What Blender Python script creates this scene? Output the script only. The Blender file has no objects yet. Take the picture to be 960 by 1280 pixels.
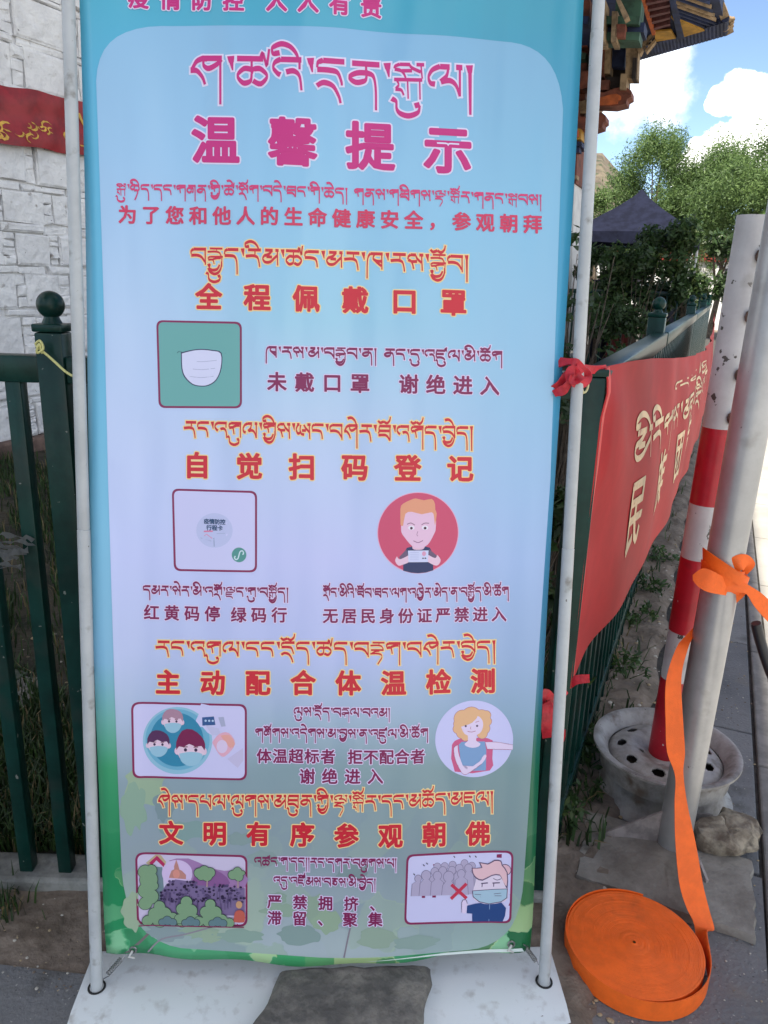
import bpy, bmesh, math, random
import numpy as np
from mathutils import Vector, Matrix

# ------------------------------------------------------------------ camera
SC = bpy.context.scene
COL = SC.collection
F = 961.0                                   # focal length in pixels of the 960 x 1280 photograph
TH, RO, H = math.radians(16.6), math.radians(1.8), 1.30
_s, _c = math.sin(TH), math.cos(TH)
R0 = np.array([1, 0, 0.]); D0 = np.array([0, -_s, -_c]); W = np.array([0, _c, -_s])
RR = math.cos(RO) * R0 - math.sin(RO) * D0
DD = math.cos(RO) * D0 + math.sin(RO) * R0
CAM = np.array([0, 0, H])
cd = bpy.data.cameras.new('camera'); cam = bpy.data.objects.new('camera', cd); COL.objects.link(cam)
cd.sensor_fit = 'VERTICAL'; cd.sensor_height = 36.0; cd.lens = F / 1280 * 36.0
cd.clip_start = 0.02; cd.clip_end = 4000
m = Matrix.Identity(4)
for i in range(3):
    m[i][0] = RR[i]; m[i][1] = -DD[i]; m[i][2] = -W[i]; m[i][3] = CAM[i]
cam.matrix_world = m
SC.camera = cam

# ------------------------------------------------------------------ light
STREET = math.radians(22.8)                 # the pavement and side fence run this way
SD = np.array([math.sin(STREET), math.cos(STREET)]); OD = np.array([SD[1], -SD[0]])
SUN_EL = math.radians(62)
a5 = math.radians(5)
sh_ = -SD * math.cos(a5) - OD * math.sin(a5)
TO_SUN = Vector((sh_[0] * math.cos(SUN_EL), sh_[1] * math.cos(SUN_EL), math.sin(SUN_EL)))
sl = bpy.data.lights.new('sun', 'SUN'); so = bpy.data.objects.new('sun', sl); COL.objects.link(so)
sl.energy = 3.6; sl.angle = math.radians(0.5); sl.color = (1, 0.95, 0.87)
so.rotation_euler = TO_SUN.to_track_quat('Z', 'Y').to_euler()

vs = SC.view_settings
vs.view_transform = 'Standard'; vs.look = 'None'; vs.gamma = 1; vs.use_curve_mapping = False
vs.exposure = 1.5
vs.use_white_balance = True; vs.white_balance_temperature = 7000; vs.white_balance_tint = 8
SC.cycles.use_denoising = True
SC.cycles.max_bounces = 8

def lin(c):
    c = c / 255.0
    return c / 12.92 if c <= 0.04045 else ((c + 0.055) / 1.055) ** 2.4
def rgb(t, k=1.0):
    return (lin(t[0]) * k, lin(t[1]) * k, lin(t[2]) * k, 1)

def ray(x, y):
    return W + RR * (x - 480) / F + DD * (y - 640) / F
def gz(x, y, Z=0.0):
    d = ray(x, y); t = (Z - H) / d[2]; return CAM + t * d
def gy(x, y, Y):
    d = ray(x, y); t = Y / d[1]; return CAM + t * d
def gd(x, y, dist):                         # horizontal distance
    d = ray(x, y); t = dist / math.hypot(d[0], d[1]); return CAM + t * d
def gs(x, y, s):                            # plane across the street at street distance s
    d = ray(x, y); t = s / (d[0] * SD[0] + d[1] * SD[1]); return CAM + t * d
def go(x, y, off):                          # plane along the street at street offset off
    d = ray(x, y); t = off / (d[0] * OD[0] + d[1] * OD[1]); return CAM + t * d
def st(o, s, z):                            # street coordinates
    return np.array([OD[0] * o + SD[0] * s, OD[1] * o + SD[1] * s, z])

# world: physical sky plus clouds placed by direction
wd = bpy.data.worlds.new('World'); SC.world = wd; wd.use_nodes = True
nt = wd.node_tree; nt.nodes.clear()
N = nt.nodes.new; L = nt.links.new
out = N('ShaderNodeOutputWorld'); bg = N('ShaderNodeBackground'); bg.inputs[1].default_value = 0.10
sky = N('ShaderNodeTexSky'); sky.sky_type = 'NISHITA'; sky.sun_disc = False
sky.sun_elevation = SUN_EL; sky.sun_rotation = math.atan2(TO_SUN.x, TO_SUN.y)
sky.altitude = 3600; sky.air_density = 1.0; sky.dust_density = 0.6; sky.ozone_density = 2.0
tc = N('ShaderNodeTexCoord')
def wmath(op, a, b=None, c=None):
    n = N('ShaderNodeMath'); n.operation = op
    for i, v in enumerate((a, b, c)):
        if v is None: continue
        if isinstance(v, (int, float)): n.inputs[i].default_value = v
        else: L(v, n.inputs[i])
    return n.outputs[0]
def blob(px, py, r, amp):
    d = ray(px, py); d = d / np.linalg.norm(d)
    n = N('ShaderNodeVectorMath'); n.operation = 'DOT_PRODUCT'; L(tc.outputs['Generated'], n.inputs[0]); n.inputs[1].default_value = d
    cr = math.cos(math.atan(r / F))
    v = wmath('DIVIDE', wmath('SUBTRACT', n.outputs['Value'], cr), 1 - cr)
    return wmath('MULTIPLY', wmath('MAXIMUM', v, -2.0), amp)
def vmax(l):
    r = l[0]
    for q in l[1:]: r = wmath('MAXIMUM', r, q)
    return r
nz = N('ShaderNodeTexNoise'); nz.inputs['Scale'].default_value = 14; nz.inputs['Detail'].default_value = 9; nz.inputs['Roughness'].default_value = 0.62
L(tc.outputs['Generated'], nz.inputs['Vector'])
nz2 = N('ShaderNodeTexNoise'); nz2.inputs['Scale'].default_value = 3.0; nz2.inputs['Detail'].default_value = 8; nz2.inputs['Roughness'].default_value = 0.6
L(tc.outputs['Generated'], nz2.inputs['Vector'])
hard = vmax([blob(925, 116, 26, 1), blob(948, 120, 26, 1), blob(905, 124, 18, 1), blob(890, 130, 9, 1),
             blob(960, 178, 52, 1), blob(905, 190, 32, 1), blob(880, 200, 26, 1), blob(1010, 150, 80, 1), blob(860, 215, 24, 1), blob(1150, 120, 110, 1)])
soft = vmax([blob(800, 100, 52, 0.8), blob(765, 110, 62, 0.8), blob(830, 112, 44, 0.5), blob(700, 60, 60, 0.6)])
def wramp(v, a, b):
    n = N('ShaderNodeMapRange'); n.interpolation_type = 'SMOOTHSTEP'; L(v, n.inputs[0])
    n.inputs[1].default_value = a; n.inputs[2].default_value = b; return n.outputs[0]
nn = wmath('SUBTRACT', nz.outputs[0], 0.5)
hm = wramp(wmath('ADD', hard, wmath('MULTIPLY', nn, 2.6)), 0.05, 0.35)
sm = wmath('MULTIPLY', wramp(wmath('ADD', soft, wmath('MULTIPLY', nn, 2.2)), 0.0, 0.95), 0.85)
# broken cloud added over the unseen sky to brighten the shaded foreground
gm = wmath('MULTIPLY', wramp(nz2.outputs[0], 0.44, 0.62), 0.85)
front = N('ShaderNodeVectorMath'); front.operation = 'DOT_PRODUCT'; L(tc.outputs['Generated'], front.inputs[0])
fd = ray(850, 80); front.inputs[1].default_value = fd / np.linalg.norm(fd)
gm = wmath('MULTIPLY', gm, wramp(front.outputs['Value'], 0.9, 0.6))
cm = vmax([hm, sm, gm])
mx = N('ShaderNodeMix'); mx.data_type = 'RGBA'; L(cm, mx.inputs[0]); L(sky.outputs[0], mx.inputs[6]); mx.inputs[7].default_value = (9.0, 9.1, 9.3, 1)
L(mx.outputs[2], bg.inputs[0]); L(bg.outputs[0], out.inputs[0])

# ------------------------------------------------------------------ helpers
random.seed(7); rng = np.random.default_rng(7)
_M = {}
def mat(name, col, rough=0.6, var=0.0, scale=20.0, bump=0.0, bscale=None, metal=0.0, col2=None, spec=0.5, mlo=0.4, mhi=0.6, detail=6, transl=0.0, coat=0.0, chips=None):
    if name in _M: return _M[name]
    mt = bpy.data.materials.new(name); mt.use_nodes = True; t = mt.node_tree; b = t.nodes['Principled BSDF']
    b.inputs['Base Color'].default_value = col; b.inputs['Roughness'].default_value = rough; b.inputs['Metallic'].default_value = metal
    b.inputs['Specular IOR Level'].default_value = spec
    b.inputs['Coat Weight'].default_value = coat
    co = t.nodes.new('ShaderNodeTexCoord')
    if var > 0 or col2:
        n = t.nodes.new('ShaderNodeTexNoise'); n.inputs['Scale'].default_value = scale; n.inputs['Detail'].default_value = detail; n.inputs['Roughness'].default_value = 0.65
        t.links.new(co.outputs['Object'], n.inputs['Vector'])
        mr = t.nodes.new('ShaderNodeMapRange'); t.links.new(n.outputs[0], mr.inputs[0]); mr.inputs[1].default_value = mlo; mr.inputs[2].default_value = mhi
        mi = t.nodes.new('ShaderNodeMix'); mi.data_type = 'RGBA'; t.links.new(mr.outputs[0], mi.inputs[0])
        c2 = col2 or tuple(min(1, q * (1 + var)) for q in col[:3]) + (1,)
        c1 = col if col2 else tuple(q * (1 - var) for q in col[:3]) + (1,)
        mi.inputs[6].default_value = c1; mi.inputs[7].default_value = c2
        t.links.new(mi.outputs[2], b.inputs['Base Color'])
    for (ccol, cscale, cth, cw) in (chips or ()):
        n = t.nodes.new('ShaderNodeTexNoise'); n.inputs['Scale'].default_value = cscale; n.inputs['Detail'].default_value = 4
        t.links.new(co.outputs['Object'], n.inputs['Vector'])
        mr = t.nodes.new('ShaderNodeMapRange'); t.links.new(n.outputs[0], mr.inputs[0]); mr.inputs[1].default_value = cth; mr.inputs[2].default_value = cth + cw
        mi = t.nodes.new('ShaderNodeMix'); mi.data_type = 'RGBA'; t.links.new(mr.outputs[0], mi.inputs[0])
        lk = b.inputs['Base Color'].links
        if lk: t.links.new(lk[0].from_socket, mi.inputs[6])
        else: mi.inputs[6].default_value = col
        mi.inputs[7].default_value = ccol; t.links.new(mi.outputs[2], b.inputs['Base Color'])
    if bump > 0:
        n = t.nodes.new('ShaderNodeTexNoise'); n.inputs['Scale'].default_value = bscale or scale * 3; n.inputs['Detail'].default_value = 8
        t.links.new(co.outputs['Object'], n.inputs['Vector'])
        bp = t.nodes.new('ShaderNodeBump'); bp.inputs['Strength'].default_value = 0.8; bp.inputs['Distance'].default_value = bump
        t.links.new(n.outputs[0], bp.inputs['Height']); t.links.new(bp.outputs[0], b.inputs['Normal'])
    if transl > 0:
        tr = t.nodes.new('ShaderNodeBsdfTranslucent'); ms = t.nodes.new('ShaderNodeMixShader'); ms.inputs[0].default_value = transl
        src = b.inputs['Base Color'].links
        if src: t.links.new(src[0].from_socket, tr.inputs[0])
        else: tr.inputs[0].default_value = col
        o = t.nodes['Material Output']; t.links.new(b.outputs[0], ms.inputs[1]); t.links.new(tr.outputs[0], ms.inputs[2]); t.links.new(ms.outputs[0], o.inputs[0])
    _M[name] = mt; return mt

class MB:
    def __init__(s): s.v = []; s.f = []; s.m = []; s.mats = []; s.uv = {}
    def mi(s, mt):
        if mt not in s.mats: s.mats.append(mt)
        return s.mats.index(mt)
    def add(s, vs, fs, mt):
        b = len(s.v); s.v.extend([tuple(map(float, q)) for q in vs]); k = s.mi(mt)
        for f in fs: s.f.append(tuple(b + i for i in f)); s.m.append(k)
    def box(s, c, size, mt, ax=None, bev=0.0):
        # c centre; ax three unit axes
        ax = ax or ((1, 0, 0), (0, 1, 0), (0, 0, 1)); ax = [np.array(a, float) for a in ax]; c = np.array(c, float)
        h = [q / 2 for q in size]
        if bev <= 0:
            vs = [c + ax[0] * h[0] * i + ax[1] * h[1] * j + ax[2] * h[2] * k for k in (-1, 1) for (i, j) in ((-1, -1), (1, -1), (1, 1), (-1, 1))]
            s.add(vs, [(3, 2, 1, 0), (4, 5, 6, 7), (0, 1, 5, 4), (1, 2, 6, 5), (2, 3, 7, 6), (3, 0, 4, 7)], mt); return
        bm = bmesh.new(); bmesh.ops.create_cube(bm, size=1)
        for v in bm.verts: v.co = Vector((v.co.x * size[0], v.co.y * size[1], v.co.z * size[2]))
        bmesh.ops.bevel(bm, geom=bm.edges[:], offset=bev, segments=2, affect='EDGES', profile=0.5)
        bm.verts.index_update()
        vs = [c + ax[0] * v.co.x + ax[1] * v.co.y + ax[2] * v.co.z for v in bm.verts]
        s.add(vs, [tuple(v.index for v in f.verts) for f in bm.faces], mt); bm.free()
    def tube(s, pts, r, mt, seg=12, cap=True):
        pts = [np.array(p, float) for p in pts]; n = len(pts)
        rs = r if hasattr(r, '__len__') else [r] * n
        vs = []; prev = None
        for i in range(n):
            t = pts[min(i + 1, n - 1)] - pts[max(i - 1, 0)]; t = t / (np.linalg.norm(t) + 1e-12)
            if prev is None:
                a = np.array([0, 0, 1.]) if abs(t[2]) < 0.9 else np.array([1., 0, 0])
            else: a = prev
            x = a - t * (a @ t); x /= np.linalg.norm(x); y = np.cross(t, x); prev = x
            for k in range(seg):
                an = 2 * math.pi * k / seg; vs.append(pts[i] + rs[i] * (x * math.cos(an) + y * math.sin(an)))
        fs = [(i * seg + k, i * seg + (k + 1) % seg, (i + 1) * seg + (k + 1) % seg, (i + 1) * seg + k) for i in range(n - 1) for k in range(seg)]
        if cap: fs += [tuple(range(seg))[::-1], tuple((n - 1) * seg + k for k in range(seg))]
        s.add(vs, fs, mt)
    def lathe(s, c, prof, mt, seg=32, close=False):
        c = np.array(c, float); n = len(prof)
        vs = [c + np.array([r * math.cos(2 * math.pi * k / seg), r * math.sin(2 * math.pi * k / seg), z]) for r, z in prof for k in range(seg)]
        R = n if close else n - 1
        fs = [(i * seg + k, i * seg + (k + 1) % seg, ((i + 1) % n) * seg + (k + 1) % seg, ((i + 1) % n) * seg + k) for i in range(R) for k in range(seg)]
        s.add(vs, fs, mt)
    def prism(s, pts, ext, mt):             # closed outline pts (3D) extruded by vector ext
        n = len(pts); pts = [np.array(p, float) for p in pts]; ext = np.array(ext, float)
        vs = pts + [p + ext for p in pts]
        fs = [tuple(range(n)), tuple(range(n, 2 * n))[::-1]] + [(i, i + n, (i + 1) % n + n, (i + 1) % n) for i in range(n)]
        s.add(vs, fs, mt)
    def ribbon(s, pts, wv, mt, th=0.0015):  # strap: centres, half-width vectors
        n = len(pts); P = [np.array(p, float) for p in pts]; Wv = [np.array(w, float) for w in wv]
        vs = []
        for i in range(n):
            t = P[min(i + 1, n - 1)] - P[max(i - 1, 0)]; nn_ = np.cross(t, Wv[i]); nn_ = nn_ / (np.linalg.norm(nn_) + 1e-9) * th / 2
            vs += [P[i] - Wv[i] - nn_, P[i] + Wv[i] - nn_, P[i] + Wv[i] + nn_, P[i] - Wv[i] + nn_]
        fs = [(4 * i + k, 4 * i + (k + 1) % 4, 4 * i + 4 + (k + 1) % 4, 4 * i + 4 + k) for i in range(n - 1) for k in range(4)]
        fs += [(3, 2, 1, 0), tuple(4 * (n - 1) + k for k in range(4))]
        s.add(vs, fs, mt)
    def build(s, name, parent=None, smooth=False, base=None, recalc=True):
        me = bpy.data.meshes.new(name)
        v = np.array(s.v, float)
        if base is not None: v = v - np.array(base)
        me.from_pydata(v.tolist(), [], s.f)
        for q in s.mats: me.materials.append(q)
        me.polygons.foreach_set('material_index', s.m)
        if recalc:
            bm = bmesh.new(); bm.from_mesh(me); bmesh.ops.recalc_face_normals(bm, faces=bm.faces); bm.to_mesh(me); bm.free()
        if smooth:
            me.polygons.foreach_set('use_smooth', [True] * len(me.polygons))
            if smooth != 'full': me.set_sharp_from_angle(angle=math.radians(40))
        me.update()
        o = bpy.data.objects.new(name, me); COL.objects.link(o)
        if parent is not None: o.parent = parent
        elif base is not None: o.location = base
        return o
def tag(o, label=None, cat=None, group=None, kind=None):
    if label: o['label'] = label
    if cat: o['category'] = cat
    if group: o['group'] = group
    if kind: o['kind'] = kind
    return o
def thing(name, loc, label, cat, group=None):
    o = bpy.data.objects.new(name, None); COL.objects.link(o); o.location = loc; o.empty_display_size = 0.1
    return tag(o, label, cat, group)
def catmull(P, sub):
    P = np.array(P, float); n = len(P)
    if n < 3 or sub < 2: return P
    o = []
    for i in range(n - 1):
        a, b, c, d = P[max(i - 1, 0)], P[i], P[i + 1], P[min(i + 2, n - 1)]
        for k in range(sub):
            t = k / sub
            o.append(0.5 * (2 * b + (c - a) * t + (2 * a - 5 * b + 4 * c - d) * t * t + (3 * b - a - 3 * c + d) * t ** 3))
    o.append(P[-1]); return np.array(o)

# ------------------------------------------------------------------ materials
GREEN = mat('green fence paint', (0.0035, 0.028, 0.022, 1), 0.3, var=0.25, scale=9, bump=0.0006, bscale=60, spec=0.22, chips=[((.16, .17, .15, 1), 55, .715, .01), ((.03, .035, .03, 1), 8, .56, .2)])
CONC = mat('kerb concrete', (0.20, 0.20, 0.185, 1), 0.9, var=0.35, scale=12, bump=0.004, bscale=50)
SOIL = mat('dry soil', (0.12, 0.092, 0.07, 1), 0.95, col2=(0.215, 0.17, 0.135, 1), scale=9, bump=0.012, bscale=40)
WHITEP = mat('white enamel', (0.66, 0.68, 0.68, 1), 0.35, var=0.07, scale=6)
TUBE = mat('grey white tube', (0.43, 0.445, 0.45, 1), 0.38, var=0.07, scale=14, chips=[((.20, .19, .17, 1), 26, .62, .12), ((.12, .11, .10, 1), 90, .73, .02)])

# ------------------------------------------------------------------ ground
def sheet(name, corners, z, mt, kind='structure'):
    b = MB(); b.add([(p[0], p[1], z) for p in corners], [tuple(range(len(corners)))], mt)
    o = b.build(name); tag(o, kind=kind); return o
DIRT = mat('bare ground', (0.11, 0.085, 0.062, 1), 0.95, col2=(0.17, 0.135, 0.10, 1), scale=3, bump=0.01, bscale=30)
sheet('ground', [(-600, -600), (600, -600), (600, 600), (-600, 600)], -0.05, DIRT)

def slab_mat(name, base, c2, s=1.0):
    mt = mat(name, base, 0.75, col2=c2, scale=3.5, bump=0.004, bscale=110, mlo=0.3, mhi=0.7, chips=[((.07, .066, .062, 1), 7, .58, .16), ((.32, .31, .29, 1), 120, .66, .05), ((.05, .05, .05, 1), 160, .66, .05), ((.20, .17, .135, 1), 4, .60, .14)])
    return mt
SLAB = [slab_mat('grey paving slab', (0.13, 0.132, 0.138, 1), (0.215, 0.214, 0.216, 1)),
        slab_mat('darker paving slab', (0.115, 0.117, 0.123, 1), (0.19, 0.19, 0.193, 1)),
        slab_mat('lighter paving slab', (0.15, 0.15, 0.154, 1), (0.235, 0.232, 0.23, 1))]
JOINT = mat('paving joint', (0.06, 0.055, 0.05, 1), 0.95, var=0.3, scale=30)
def rect_st(o0, o1, s0, s1, z):
    return [st(o0, s0, z), st(o1, s0, z), st(o1, s1, z), st(o0, s1, z)]
FO = -0.205                                  # street offset of the side fence
# pavement slabs with open joints between the planting strip and the kerb line
pv = MB()
pv.add(rect_st(-8, 0.33, -8, 30, -0.012), [(0, 1, 2, 3)], JOINT)
s = 1.725; k = 0
while s < 26:
    ln = 0.62 + 0.1 * random.random()
    zt = random.uniform(-0.0015, 0.0015)
    for (o0, o1) in ((FO + 0.175, 0.262),):
        if s > 1.72:
            c = st((o0 + o1) / 2, s + ln / 2, -0.02 + zt)
            pv.box(c, (o1 - o0 - 0.008, ln - 0.008, 0.04), SLAB[k % 3], ax=((OD[0], OD[1], 0), (SD[0], SD[1], 0), (0, 0, 1)), bev=0.004); k += 1
    s += ln
# irregular slabs in the foreground, ahead of the front fence
fx = -2.4
while fx < 1.6:
    wv_ = 0.55 + 0.25 * random.random()
    for (y0, y1) in ((0.42, 1.19), (-0.35, 0.41), (-1.2, -0.36)):
        j = [random.uniform(-0.03, 0.03) for _ in range(8)]
        top = y1
        pts = [(fx + j[0], y0, -0.04), (fx + wv_ - 0.012 + j[1] * .3, y0, -0.04), (fx + wv_ - 0.012 + j[2] * .3, top + j[3], -0.04), (fx + j[0] * .3, top + j[4], -0.04)]
        pts = [np.array(p) for p in pts]
        if all((p[0] * OD[0] + p[1] * OD[1]) < 0.25 for p in pts) and not (y1 > 1 and fx + wv_ > -0.28):
            pv.prism(pts, (0, 0, 0.04 + random.uniform(-0.002, 0.002)), SLAB[k % 3]); k += 1
    fx += wv_
# one wide slab field under the stand, the strap and the post bases
pv.prism([np.array(p + (-0.04,)) for p in ((-0.30, 0.45), tuple(st(.262, 0.20, 0)[:2]), tuple(st(.262, 1.715, 0)[:2]), tuple(st(FO + .20, 1.715, 0)[:2]), tuple(st(FO + .045, 1.50, 0)[:2]), (0.385, 1.30), (0.36, 1.2), (-0.3, 1.2))], (0, 0, 0.0385), SLAB[1])
o = pv.build('pavement', smooth=False); tag(o, kind='structure')
# dusty soil in front of the front fence
so_ = MB(); g = []
nx, ny = 60, 26
for j in range(ny):
    for i in range(nx):
        x = -2.6 + 3.1 * i / (nx - 1); t = j / (ny - 1)
        front = 1.19 - 0.02 * math.sin(x * 9) - (0.03 if x < -0.62 else 0)
        y = front + (1.42 - front) * t
        z = -0.008 + 0.024 * t + 0.006 * math.sin(x * 31 + y * 20) * t + rng.normal(0, 0.0015)
        g.append((x, y, z))
so_.add(g, [(j * nx + i, j * nx + i + 1, (j + 1) * nx + i + 1, (j + 1) * nx + i) for j in range(ny - 1) for i in range(nx - 1)], SOIL)
tag(so_.build('soil_strip', smooth='full'), kind='structure')
# planting strip along the side fence
so_ = MB(); g = []; nx, ny = 12, 160
for j in range(ny):
    for i in range(nx):
        o_ = FO - 0.05 + 0.215 * i / (nx - 1); s_ = 1.05 + 11.0 * (j / (ny - 1)) ** 1.6
        edge = max(0, 1 - abs(i - (nx - 1)) / 2.0)
        z = 0.018 + rng.normal(0, 0.004) - 0.022 * edge
        g.append(st(o_ + 0.012 * math.sin(s_ * 13), s_, z))
so_.add(g, [(j * nx + i, j * nx + i + 1, (j + 1) * nx + i + 1, (j + 1) * nx + i) for j in range(ny - 1) for i in range(nx - 1)], SOIL)
tag(so_.build('planting_strip', smooth='full'), kind='structure')
# kerb line and pale sunlit paving beyond it
kb = MB(); KERB = mat('worn kerb stone', (0.20, 0.19, 0.18, 1), 0.85, var=0.18, scale=14, bump=0.003)
s = -5
while s < 26:
    kb.box(st(0.293, s + 0.4, -0.017), (0.05, 0.79, 0.04), KERB, ax=((OD[0], OD[1], 0), (SD[0], SD[1], 0), (0, 0, 1)), bev=0.006); s += 0.8
tag(kb.build('kerb'), kind='structure')
PALE = mat('pale road paving', (0.36, 0.345, 0.315, 1), 0.85, var=0.12, scale=2.0, bump=0.002, bscale=40)
rd = MB(); rd.add(rect_st(0.315, 60, -8, 60, -0.024), [(0, 1, 2, 3)], JOINT)
s = -5
while s < 34:
    for i in range(6):
        o0 = 0.322 + i * 0.82
        rd.box(st(o0 + 0.405, s + 0.4, -0.016), (0.80, 0.79, 0.02), PALE, ax=((OD[0], OD[1], 0), (SD[0], SD[1], 0), (0, 0, 1)))
    s += 0.8
rd.add(rect_st(5.2, 60, -8, 60, -0.008), [(0, 1, 2, 3)], PALE)
tag(rd.build('road'), kind='structure')

# lawn soil inside the fence
LAWN = mat('lawn earth', (0.016, 0.017, 0.010, 1), 0.95, col2=(0.05, 0.042, 0.027, 1), scale=5, bump=0.02, bscale=25)
lw = MB(); g = []; nx, ny = 60, 70
for j in range(ny):
    for i in range(nx):
        o_ = -5.2 + (5.2 + FO - 0.02) * i / (nx - 1); s_ = -1 + 13.5 * j / (ny - 1)
        p = st(o_, s_, 0.02 + rng.normal(0, 0.006))
        if p[1] < 1.40: p[1] = 1.40
        g.append(p)
lw.add(g, [(j * nx + i, j * nx + i + 1, (j + 1) * nx + i + 1, (j + 1) * nx + i) for j in range(ny - 1) for i in range(nx - 1)], LAWN)
tag(lw.build('lawn_soil', smooth='full'), kind='structure')

# ------------------------------------------------------------------ grass, weeds, pebbles
GR = [mat('grass dark', (0.022, 0.045, 0.012, 1), 0.6, transl=0.3), mat('grass green', (0.04, 0.085, 0.018, 1), 0.6, transl=0.3), mat('grass dry', (0.17, 0.13, 0.06, 1), 0.7, transl=0.2)]
def blades(mb, pts, hgt, wd, lean=0.5, mats=GR, pm=(0.55, 0.33, 0.12)):
    for p in pts:
        a = random.uniform(0, 6.283); h = hgt * random.uniform(0.5, 1.3); w = wd * random.uniform(0.6, 1.3)
        d = np.array([math.cos(a), math.sin(a), 0]); q = np.array([-d[1], d[0], 0]) * w
        l = lean * random.uniform(0.2, 1.2)
        p = np.array(p); p1 = p + d * h * l * 0.35 + np.array([0, 0, h * 0.6]); p2 = p + d * h * l + np.array([0, 0, h * (1 - 0.35 * l)])
        mt = random.choices(mats, pm)[0]
        mb.add([p - q, p + q, p1 + q * 0.8, p1 - q * 0.8, p2], [(0, 1, 2, 3), (3, 2, 4)], mt)
gb = MB(); pts = []
for _ in range(42000):
    Y = 1.46 + 4.6 * random.random() ** 1.5
    X = random.uniform(-0.80, -0.22) * Y if random.random() < 0.85 else random.uniform(-0.2, 0.42) * Y
    nz_ = math.sin(X * 5.1 + 1) * math.sin(Y * 4.3) + 0.6 * math.sin(X * 11 + Y * 7)
    if nz_ < -0.25 and random.random() < 0.85: continue
    o_ = X * OD[0] + Y * OD[1]
    if o_ > FO - 0.05: continue
    pts.append((X, Y, 0.015))
blades(gb, pts, 0.085, 0.003)
tag(gb.build('grass', recalc=False), 'dark patchy grass behind the green fence', 'grass', kind='stuff')

# ------------------------------------------------------------------ leaves
def leaf_cloud(mb, clumps, n, size, mats, pm, shell=0.5, asp=0.42):
    cl = np.array([c[3] * c[4] * c[5] for c in clumps]) ** 0.7; cl = cl / cl.sum()
    idx = rng.choice(len(clumps), n, p=cl)
    C = np.array(clumps, float)
    d = rng.normal(size=(n, 3)); d /= np.linalg.norm(d, axis=1)[:, None]
    r = rng.random(n) ** shell
    P = C[idx, :3] + d * r[:, None] * C[idx, 3:6] + rng.normal(size=(n, 3)) * 0.06 * C[idx, 3:6]
    nm = rng.normal(size=(n, 3)) + d * 0.7 + np.array([0, 0, 0.6]); nm /= np.linalg.norm(nm, axis=1)[:, None]
    t = np.cross(nm, rng.normal(size=(n, 3))); t /= np.linalg.norm(t, axis=1)[:, None]
    b = np.cross(nm, t)
    sz = size * (0.55 + 0.9 * rng.random(n))[:, None]
    v = np.stack([P - t * sz, P + b * sz * asp, P + t * sz, P - b * sz * asp], 1).reshape(-1, 3)
    base = len(mb.v); mb.v.extend(map(tuple, v.tolist()))
    ks = np.array([mb.mi(q) for q in mats])
    bias = rng.random(len(clumps)); q_ = np.clip(rng.random(n) * .62 + bias[idx] * .38, 0, .999); mb.m.extend(ks[np.searchsorted(np.cumsum(pm), q_ * sum(pm)).clip(0, len(mats) - 1)].tolist())
    mb.f.extend(map(tuple, (np.arange(n * 4).reshape(n, 4) + base).tolist()))
LEAF = [mat('leaf pale', (0.15, 0.235, 0.075, 1), 0.6, transl=0.45), mat('leaf mid', (0.09, 0.155, 0.05, 1), 0.6, transl=0.45), mat('leaf deep', (0.05, 0.09, 0.033, 1), 0.6, transl=0.4)]  # three leaf greens mixed at random, with a bias per clump
BARK = mat('bark', (0.10, 0.075, 0.055, 1), 0.9, var=0.4, scale=14, bump=0.01)
DEEP = [mat('shrub leaf dark', (0.028, 0.055, 0.018, 1), 0.5, transl=0.3), mat('shrub leaf green', (0.045, 0.09, 0.026, 1), 0.5, transl=0.35), mat('shrub leaf olive', (0.085, 0.125, 0.04, 1), 0.55, transl=0.35)]
def tree(base, top, rx, label, n, size, mats=LEAF, pm=(0.4, 0.4, 0.2), nclump=22, low=0.25, group='leafy trees beyond the garden', name='leafy_tree', cat='tree', trunk=0.10, limbs=7):
    base = np.array(base, float); h = top - base[2]
    t = thing(name, base, label, cat, group)
    tr = MB()
    zc = base[2] + h * 0.62
    tr.tube([base, base + (0.03 * h, 0, h * 0.3), base + (0.0, 0.02 * h, h * 0.6), base + (0.02 * h, 0, h * 0.88)], [trunk, trunk * 0.75, trunk * 0.45, trunk * 0.12], BARK, 8)
    clumps = []
    for i in range(nclump):
        a = random.uniform(0, 6.283); f = random.random()
        zz = base[2] + h * (low + (1 - low) * f * 0.92)
        prof = math.sin(math.pi * min(1, max(0.05, 0.12 + 0.86 * (f * 0.85 + 0.12)))) ** 0.7
        rr = rx * prof * random.uniform(0.35, 0.95)
        c = np.array([base[0] + rr * math.cos(a), base[1] + rr * math.sin(a), zz])
        cr = rx * random.uniform(0.10, 0.34)
        clumps.append((*c, cr, cr, cr * random.uniform(0.9, 2.0)))
        if i < limbs: 
            st_ = base + np.array([0, 0, h * random.uniform(0.2, 0.55)])
            tr.tube([st_, (st_ + c) / 2 + (0, 0, 0.05 * h), c], [trunk * 0.4, trunk * 0.25, trunk * 0.06], BARK, 6)
    clumps.append((base[0], base[1], base[2] + h * 0.9, rx * 0.3, rx * 0.3, h * 0.1))
    tr.build('trunk', t, smooth=True, base=base)
    cw = MB(); leaf_cloud(cw, clumps, n, size, mats, pm, shell=0.75, asp=0.26)
    cw.build('crown', t, base=base, recalc=False)
    return t

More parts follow.
